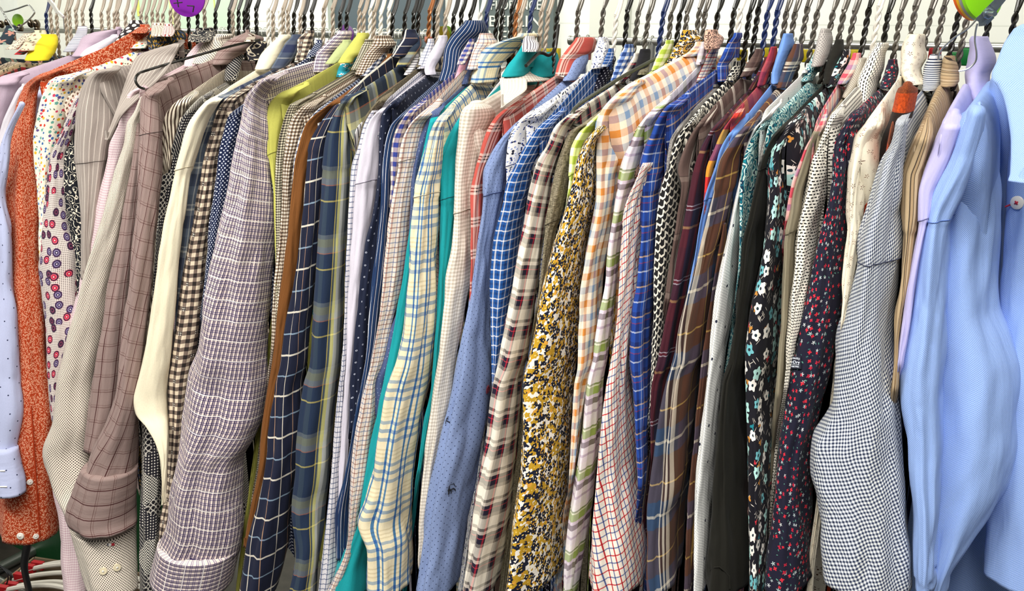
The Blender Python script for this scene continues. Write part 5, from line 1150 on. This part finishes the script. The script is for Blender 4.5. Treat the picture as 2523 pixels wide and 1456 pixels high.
# size markers, discs and tags round the hanger necks
ym = flat('marker_yellow', '#d8c21c', 0.4); gm = flat('marker_green', '#0f7a34', 0.4); rm = flat('marker_red', '#b81c26', 0.4); dk = flat('marker_print_black', '#1a1712', 0.6)
def marker(px, py, w, h, Y, mat, label, letter=None, group=None, name='size_marker'):
    p = atY(px, py, Y); sx, sz = w, h; b = 0.0035
    root = empty(name, p, label, 'size marker', group)
    m = MB(); seg = 28; V = []; F = []
    for zz, q in ((-sz/2, 0.93), (-sz/2+0.0015, 1.0), (sz/2-0.0015, 1.0), (sz/2, 0.93), (sz/2-0.001, 0.72), (-sz/2+0.001, 0.72)):
        for j in range(seg):
            a = 2*math.pi*j/seg; ca, sa = math.cos(a), math.sin(a); k = (abs(ca)**5+abs(sa)**5)**(-1/5)
            V.append(p+Vector((ca*k*sx/2*q, sa*k*sx/2*q*0.8, zz)))
    for i in range(6):
        for j in range(seg): F.append((i*seg+j, i*seg+(j+1) % seg, ((i+1) % 6)*seg+(j+1) % seg, ((i+1) % 6)*seg+j))
    body = mesh_obj('ring', V, F, mat, root)
    if letter: text_mesh('size_letter', letter, h*0.62, dk, root, p+Vector((0, -sx*0.4-0.0012, -h*0.24)), (1, 0.0, 0), (0, 0, 1), 'CENTER', 0.0006)
    return root
GM = 'yellow size markers on the hangers'
marker(1368, 134, 0.014, 0.0165, 1.115, ym, 'yellow size marker lettered M above the teal shirt, beside the bent black wire', 'M', GM)
marker(1344, 134, 0.012, 0.0160, 1.12, ym, 'yellow size marker left of the lettered one above the teal shirt', 'M', GM)
marker(1829, 137, 0.012, 0.0140, 1.10, ym, 'yellow size marker lettered M behind the royal blue plaid collar', 'M', GM)
marker(1890, 130, 0.014, 0.0120, 1.12, ym, 'yellow size marker left of the cornflower blue collar', None, GM)
marker(1966, 135, 0.013, 0.0150, 1.12, ym, 'yellow size marker just right of the cornflower blue collar', None, GM)
marker(1994, 138, 0.016, 0.0150, 1.12, ym, 'yellow size marker left of the grey pique collar', None, GM)
marker(2106, 134, 0.014, 0.0110, 1.12, ym, 'yellow size marker right of the black floral collar', None, GM)
marker(2303, 135, 0.013, 0.0150, 1.12, rm, 'red size marker above the navy fine-check collar', None)
marker(2352, 142, 0.014, 0.0120, 1.13, gm, 'green size marker above the tan wavy-striped collar', None, 'green size markers')
marker(2378, 140, 0.015, 0.0190, 1.13, gm, 'larger green size marker left of the lavender collar', None, 'green size markers')
marker(940, 100, 0.010, 0.0070, 1.09, rm, 'small red tag above the brown small-check collar', None)
marker(1057, 97, 0.012, 0.0080, 1.10, flat('marker_salmon', '#d98a78', 0.5), 'salmon tag behind the white grid-check collar', None)

def disc(name, px, py, r, Y, mat, label, tilt=(0.75, -0.6, 0.1), th=0.004, group=None):
    root = empty(name, atY(px, py, Y), label, 'size disc', group)
    MB().disc(atY(px, py, Y), tilt, r, th, 40).build('disc', mat, root); return root
pur = flat('disc_purple', '#7a1a9a', 0.4)
d = disc('size_disc', 461, -8, 0.031, 1.02, pur, 'big purple size disc with two black marks hanging over the rail', (0.35, -0.93, 0.05))
for pts in ([(428, 8), (449, 6)], [(436, -3), (440, 18)], [(461, 14), (478, 15)], [(478, 15), (475, 30)]):
    MB().tube([atY(x, y, 1.004+(x-461)*0.00016) for x, y in pts], 0.0010, 6).build('printed_mark', dk, d)
disc('size_disc', 852, 84, 0.0165, 1.30, flat('disc_purple_dark', '#54126e', 0.45), 'half-hidden purple disc behind two black hooks on the dark board', (0.2, -0.97, 0.1))
disc('size_disc', 1098, 84, 0.0130, 1.20, flat('disc_lime', '#9fd424', 0.4), 'small lime disc behind the hooks left of the navy striped collar', (0.5, -0.85, 0.1))
disc('size_disc', 1088, 86, 0.0130, 1.19, flat('disc_yellow', '#e6cc2c', 0.4), 'small yellow disc against the lime one left of the navy striped collar', (0.5, -0.85, 0.1))
disc('size_disc', 44, 50, 0.0130, 1.16, flat('disc_green', '#8cc81e', 0.4), 'lime green disc under the chrome wire at the far left', (0.3, -0.9, 0.1))
# four stacked discs and the zinc clip at the top right
DG = 'stack of coloured size discs'
for k, (c, px, lab) in enumerate((('#e8661c', 2398, 'orange disc, outermost left of the four stacked at top right'), ('#e6b21c', 2405, 'amber disc between the orange and grey ones at top right'), ('#8d938c', 2412, 'grey disc between the amber and lime ones at top right'), ('#86d016', 2420, 'lime green disc nearest the zinc clip at top right'))):
    disc('size_disc', px, -22, 0.0275, 0.985-0.004*k, flat('stack_disc', c, 0.3), lab, (0.80, -0.55, 0.22), 0.0055, DG)
zinc = flat('zinc', '#8f9aa2', 0.28, 0.85)
zr = empty('hanger_clip', atY(2440, 40, 0.93), 'zinc clip with a bolt and a thin wire loop beside the coloured discs', 'clip')
m = MB(); pts = [atY(x, y, 0.93) for x, y in ((2480, -22), (2462, 0), (2444, 18), (2430, 32), (2424, 40), (2410, 52))]
for a, b in zip(pts[:-1], pts[1:]):
    dv = (b-a); L = dv.length; t = dv.normalized(); n = Vector((0.3, -0.95, 0)).normalized(); s_ = t.cross(n).normalized(); n = s_.cross(t)
    m.box((a+b)/2, (L*1.06, 0.0068, 0.0022), Matrix((t, s_, n)).transposed())
m.build('clip_arm', zinc, zr, smooth=False)
m2 = MB(); pts = [atY(x, y, 0.945) for x, y in ((2474, -6), (2446, 28), (2444, 40), (2428, 56), (2412, 58))]
for a, b in zip(pts[:-1], pts[1:]):
    dv = (b-a); L = dv.length; t = dv.normalized(); n = Vector((0.3, -0.95, 0)).normalized(); s_ = t.cross(n).normalized(); n = s_.cross(t)
    m2.box((a+b)/2, (L*1.1, 0.0050, 0.0022), Matrix((t, s_, n)).transposed())
m2.build('clip_jaw', zinc, zr, smooth=False)
c0 = atY(2434, 34, 0.925)
MB().tube([c0+Vector((-0.001, 0.012, 0)), c0, c0+Vector((0.004, -0.006, 0.0)), c0+Vector((0.006, -0.009, 0.0))], 0.0022, 12).build('bolt', zinc, zr)
MB().disc(c0+Vector((0, 0.002, 0)), (0.5, -0.85, 0), 0.0048, 0.003, 6).build('nut', zinc, zr, smooth=False)
for L_ in ([(2404,50),(2385,70),(2352,92),(2326,115),(2314,132),(2312,148)], [(2408,58),(2404,75),(2402,100),(2406,130),(2404,150),(2392,165),(2378,172),(2362,175)]):
    MB().tube(bez([atY(x, y, 0.945+0.0002*k) for k, (x, y) in enumerate(L_)], 8), 0.00085, 7).build('wire_loop', steel, zr)
# chrome wire hanger and clip at the far left
chrome = flat('chrome', '#e6e4da', 0.3, 0.55); dkchrome = flat('dark_chrome', '#6a5f50', 0.2, 1.0)
bare([(-30, 10), (0, 18), (10, 29), (40, 22), (66, 13), (74, 15), (84, 28), (84, 34), (70, 50), (54, 62), (44, 72)], [1.05]*11, 0.0014, steel, 'wire_hanger', 'chrome wire skirt hanger bent at the far left above the lime disc')
bare([(-8, 8), (6, 28), (18, 48), (30, 66), (40, 78), (72, 80), (84, 78)], [1.0]*7, 0.0016, steel, 'wire_hanger', 'chrome wire hanger sloping down at the left edge over the dark floral shirt')
ck = empty('hanger_clip', atY(140, 25, 1.0), 'shiny chrome hanger clip hanging in front of the leftmost twisted hooks', 'clip')
m = MB()
for a, b, w in (((117, -6), (132, 14), 0.006), ((130, 10), (142, 30), 0.0065), ((139, 26), (156, 42), 0.0045)):
    A, B = atY(*a, 1.0), atY(*b, 1.0); t = (B-A).normalized(); n = Vector((0.2, -0.97, 0)).normalized(); s_ = t.cross(n).normalized(); n = s_.cross(t)
    m.box((A+B)/2, ((B-A).length*1.05, w, 0.004), Matrix((t, s_, n)).transposed())
m.build('clip_body', chrome, ck, smooth=False)
MB().tube(bez([atY(x, y, 1.0) for x, y in ((156, 42), (157, 52), (158, 66), (160, 78))], 6), 0.0009, 6).build('clip_wire', steel, ck)
for k, (x, y, r) in enumerate(((4,60,0.008),(18,56,0.008),(50,70,0.009),(76,58,0.009),(90,60,0.010),(92,72,0.008),(30,70,0.007))):
    c = atY(x, y, 1.14); V = []; F = []; sg, st = 14, 9
    for i in range(st+1):
        th_ = math.pi*i/st
        for j in range(sg): a = 2*math.pi*j/sg; V.append(c+Vector((math.sin(th_)*math.cos(a)*r*0.62, math.sin(th_)*math.sin(a)*r*0.8, math.cos(th_)*r)))
    for i in range(st):
        for j in range(sg): F.append((i*sg+j, (i+1)*sg+j, (i+1)*sg+(j+1) % sg, i*sg+(j+1) % sg))
    tag(mesh_obj('hanger_clamp', V, F, dkchrome), 'dark chrome rounded hanger clamp in the cluster at the far left', 'clip', 'chrome clamps at the far left')

# ------------------------------------------------------------ the room behind
YW = 3.2
wallm = flat('wall_paint_white', '#f2f4ea', 0.45)
def plank_wall():
    n = N('wall_paint', bump=0.0, rough=0.4, sheen=0.0); t = n.t
    g = t.nodes.new('ShaderNodeTexCoord'); sp = t.nodes.new('ShaderNodeSeparateXYZ'); t.links.new(g.outputs['Object'], sp.inputs[0])
    ns = t.nodes.new('ShaderNodeTexNoise'); ns.inputs['Scale'].default_value = 1.2; t.links.new(g.outputs['Object'], ns.inputs[0])
    c = n.ramp(ns.outputs[0], [(0.3, '#eff1e6'), (0.7, '#f8f9f2')], 'LINEAR')
    line = n.math('LESS_THAN', n.fr(sp.outputs[2], 0.34, 0.31), 0.012)
    n.link(n.mix(line, c, '#dfe2d6'), n.b.inputs['Base Color']); return n.m
wm = plank_wall()
o = MB().box((-1.0, YW+0.05, 1.4), (9.0, 0.1, 2.8)).build('wall_back', wm, smooth=False); o['kind'] = 'structure'
o = MB().box((-5.45, 1.2, 1.4), (0.1, 4.2, 2.8)).build('wall_left', wallm, smooth=False); o['kind'] = 'structure'
def floor_mat():
    n = N('floor_vinyl', bump=0.0, rough=0.35, sheen=0.0); t = n.t
    g = t.nodes.new('ShaderNodeTexCoord'); ns = t.nodes.new('ShaderNodeTexNoise'); ns.inputs['Scale'].default_value = 30; t.links.new(g.outputs['Object'], ns.inputs[0])
    n.link(n.ramp(ns.outputs[0], [(0.3, '#37332f'), (0.7, '#46413b')], 'LINEAR'), n.b.inputs['Base Color']); return n.m
o = MB().box((-1.0, 0.6, -0.05), (9.0, 5.4, 0.1)).build('floor', floor_mat(), smooth=False); o['kind'] = 'structure'
o = MB().box((-1.0, 0.6, 2.86), (9.0, 5.4, 0.1)).build('ceiling', wallm, smooth=False); o['kind'] = 'structure'
def on_wall(x, y, d=0.0): return atY(x, y, YW-d)
def wall_rect(x0, y0, x1, y1, d, th, name, mat, parent=None):
    A, B = on_wall(x0, y0, d), on_wall(x1, y1, d)
    return MB().box(((A.x+B.x)/2, YW-d/2 if th is None else YW-d+th/2, (A.z+B.z)/2), (abs(B.x-A.x), d if th is None else th, abs(A.z-B.z))).build(name, mat, parent, smooth=False)
slate = flat('board_slate', '#56646a', 0.6); greyp = flat('post_grey', '#a8b0a4', 0.5)
b = wall_rect(794, -260, 1092, 118, 0.02, None, 'notice_board', slate); tag(b, 'plain slate grey board on the back wall behind the hooks', 'board')
b = wall_rect(805, -260, 812, 118, 0.035, None, 'trim_1', greyp); b['kind'] = 'structure'
sg = empty('city_sign', on_wall(1271, 60, 0.01), 'slate sign listing city names in pale capitals on the back wall', 'sign')
wall_rect(1180, -150, 1361, 150, 0.03, None, 'sign_board', flat('sign_slate', '#5a6664', 0.6), sg)
lt = flat('sign_letters', '#dfe3d8', 0.6)
def sign_line(txt, y0, y1, x0, x1):
    A = on_wall(x0, y1, 0.032); B = on_wall(x1, y0, 0.032); h = B.z-A.z
    t = text_mesh('sign_lettering', txt, h/0.70, lt, sg, A, (1, 0, 0), (0, 0, 1), 'LEFT', 0.002)
    w = max(v.co.x for v in t.data.vertices)-min(v.co.x for v in t.data.vertices); k = (B.x-A.x)/w; x_ = min(v.co.x for v in t.data.vertices)
    for v in t.data.vertices: v.co.x = x_+(v.co.x-x_)*k
sign_line('FLORENCE', 0, 24, 1208, 1332); sign_line('BERLIN', 38, 65, 1204, 1331); sign_line('VIENNA', 76, 104, 1204, 1327)
p = wall_rect(1463, -260, 1500, 1000, 0.05, None, 'trim_2', flat('pillar_pale_grey', '#dcdfd2', 0.5)); p['kind'] = 'structure'  # pillar slightly greyer than the wall
w1 = wall_rect(-500, -300, 42, 60, 0.02, None, 'window_1', flat('window_frame', '#eef2ee', 0.4)); w1['kind'] = 'structure'
# pale coloured poster stripes between the hooks at the left
pp = empty('poster', on_wall(400, 20, 0.01), 'pale yellow and mint poster on the back wall behind the left hooks', 'poster')
wall_rect(300, -200, 610, 85, 0.012, None, 'poster_sheet', flat('poster_mint', '#d3ead0', 0.6), pp)
wall_rect(312, -200, 345, 40, 0.016, 0.004, 'poster_patch', flat('poster_yellow', '#e8ec7a', 0.6), pp)
wall_rect(395, -200, 440, 60, 0.016, 0.004, 'poster_patch', flat('poster_yellow_pale', '#eef0a8', 0.6), pp)
wall_rect(508, -200, 530, 30, 0.016, 0.004, 'poster_patch', flat('poster_yellow_green', '#dce88a', 0.6), pp)

# second rail far behind, with empty hooks
YB = 2.35
back = empty('clothes_rack', (-1.2, YB, 0), 'second steel rack behind, its rail end showing below the city-name sign', 'clothes rack')
zb_ = atY(1500, 101, YB).z
xa = atY(1405, 100, YB).x
MB().tube([(xa, YB, zb_), (0.9, YB, zb_)], 0.0115, 18).build('rail', steel, back)
MB().disc((xa, YB, zb_), (1, 0, 0), 0.0135, 0.008, 24).build('rail_cap', steel, back)
for X in (xa+0.25, 0.85): MB().tube([(X, YB, 0.0), (X, YB, zb_)], 0.012, 12).build('upright', steel, back)
far = empty('clothes_rack', (-3.0, YB, 0), 'third steel rack behind at left, its rail a pale band under the slate board', 'clothes rack')
xb = atY(1130, 82, YB).x; zf = atY(800, 84, YB).z
MB().tube([(-5.3, YB, zf), (xb, YB, zf)], 0.013, 18).build('rail', steel, far)
for X in (-5.2, xb-0.1): MB().tube([(X, YB, 0.0), (X, YB, zf)], 0.012, 12).build('upright', steel, far)
pale = flat('hook_pale', '#c9cbc0', 0.4, 0.3)
for k in range(46):
    px = 520+k*13.5+random.uniform(-4, 4)
    if px > 1120: break
    q = atY(px, 84, YB); X = q.x; R_ = 0.019
    pts = [Vector((X, YB+R_*math.cos(a), zf+R_*math.sin(a))) for a in [math.pi*1.12-i*math.pi*1.1/10 for i in range(11)]]+[Vector((X, YB+0.012, zf-0.03)), Vector((X, YB, zf-0.06)), Vector((X, YB, zf-0.11))]
    sh = MB().tube(pts, 0.0017, 6)
    sh.tube(bez([Vector((X, YB-0.2, zf-0.18)), Vector((X, YB-0.05, zf-0.122)), Vector((X, YB, zf-0.108)), Vector((X, YB+0.05, zf-0.122)), Vector((X, YB+0.2, zf-0.18))], 4), 0.0017, 6)
    tag(sh.build('clothes_hanger', pale), 'thin pale empty hanger on the third rack far behind the hooks', 'hanger', 'pale hangers on the far left rack')
for k, px in enumerate((1425, 1448, 1585, 1607, 1640, 1668, 1710, 1880, 1960, 2090)):
    q = atY(px, 102, YB); X = q.x; R_ = 0.0155
    pts = [Vector((X, YB+R_*math.cos(a), zb_+R_*math.sin(a))) for a in [math.pi*1.12-i*math.pi*1.1/10 for i in range(11)]]+[Vector((X, YB+0.012, zb_-0.03)), Vector((X, YB, zb_-0.06)), Vector((X, YB, zb_-0.11))]
    sh = MB().tube(pts, 0.0018, 6)
    sh.tube(bez([Vector((X, YB-0.2, zb_-0.18)), Vector((X, YB-0.05, zb_-0.122)), Vector((X, YB, zb_-0.108)), Vector((X, YB+0.05, zb_-0.122)), Vector((X, YB+0.2, zb_-0.18))], 4), 0.0018, 6)
    tag(sh.build('clothes_hanger', steel), 'steel empty hanger on the second rack behind', 'hanger', 'steel hangers on the second rack')

# ------------------------------------------------------------ things under the shirts at the bottom left
def F_(x, y, Y): return atY(x, y, Y)
green = flat('crate_green', '#0c4a22', 0.5); blk = flat('plastic_black', '#15161a', 0.45); wpl = flat('plastic_white', '#d8d2c6', 0.4); rpl = flat('clip_red', '#b01620', 0.4); card = flat('cardboard', '#7b6a52', 0.8)
Yg = 1.30
A = F_(-60, 1300, Yg); B = F_(250, 1470, Yg)
g = MB().box(((A.x+B.x)/2, Yg+0.14, 0.29), (abs(B.x-A.x)+0.35, 0.28, 0.58)); 
tag(g.build('storage_bin', green, smooth=False), 'dark green storage bin under the rust leaf-print hem', 'bin')
bx = empty('cardboard_box', (F_(120, 1440, 1.12).x, 1.12, 0), 'open tan cardboard box holding white hangers at the bottom left', 'box')
C0 = F_(118, 1440, 1.1)
zt = C0.z-0.02
rot = Matrix.Rotation(math.radians(18), 3, 'Z')
def rb(m, c, s): m.box(Vector((C0.x+0.08, 1.12, 0))+rot @ Vector(c), s, rot)
m = MB(); w, dpt, hgt = 0.46, 0.26, zt
rb(m, (0, -dpt/2, hgt/2), (w, 0.006, hgt)); rb(m, (0, dpt/2, hgt/2), (w, 0.006, hgt)); rb(m, (-w/2, 0, hgt/2), (0.006, dpt, hgt)); rb(m, (w/2, 0, hgt/2), (0.006, dpt, hgt)); rb(m, (0, 0, 0.01), (w, dpt, 0.006))
m.build('box_walls', card, bx, smooth=False)
GW = 'white plastic hangers in the cardboard box'
for k in range(7):
    c = Vector((C0.x+0.08, 1.12, zt))+rot @ Vector((-0.02, -0.10+0.032*k, 0.012+0.006*(k % 3)))
    ax = rot @ Vector((1, 0, 0)); o_ = empty('white_hanger', c, 'white plastic hanger with red end clip lying in the cardboard box', 'hanger', GW)
    P = [c-ax*0.19+Vector((0, 0, -0.02)), c-ax*0.10+Vector((0, 0, 0.012)), c+Vector((0, 0, 0.03)), c+ax*0.10+Vector((0, 0, 0.012)), c+ax*0.19+Vector((0, 0, -0.02))]
    MB().tube(bez(P, 6), 0.0065, 8).build('hanger_arm', wpl, o_)
    MB().box(c-ax*0.165+Vector((0, 0, -0.006)), (0.034, 0.012, 0.022), rot).build('end_clip', rpl, o_, smooth=False)
    MB().box(c+ax*0.06+Vector((0, 0, 0.014)), (0.05, 0.012, 0.022), rot).build('end_clip', rpl, o_, smooth=False)
st = [F_(x, y, 1.02) for x, y in ((70, 1330), (62, 1372), (60, 1400), (68, 1440), (80, 1490), (90, 1560))]
m = MB(); V = []; F = []
pts = bez(st, 6)
for p in pts:
    for dx, dy in ((-0.013, -0.002), (0.013, -0.002), (0.013, 0.002), (-0.013, 0.002)): V.append(p+Vector((dx, dy, 0)))
for i in range(len(pts)-1):
    for j in range(4): F.append((i*4+j, i*4+(j+1) % 4, (i+1)*4+(j+1) % 4, (i+1)*4+j))
tag(mesh_obj('hanging_strap', V, F, blk), 'black strap hanging below the rust leaf-print hem', 'strap')
for k in range(6):
    o_ = [F_(x+k*7-10, y+k*4, 1.05+0.02*k) for x, y in ((-40, 1392), (-8, 1386), (14, 1398), (30, 1420), (20, 1450), (-6, 1480), (-20, 1560))]
    tag(MB().tube(bez(o_, 6), 0.0019, 7).build('wire_hanger', blk), 'black wire hanger in the tangle at the bottom left corner', 'hanger', 'black wire hangers at the bottom left')
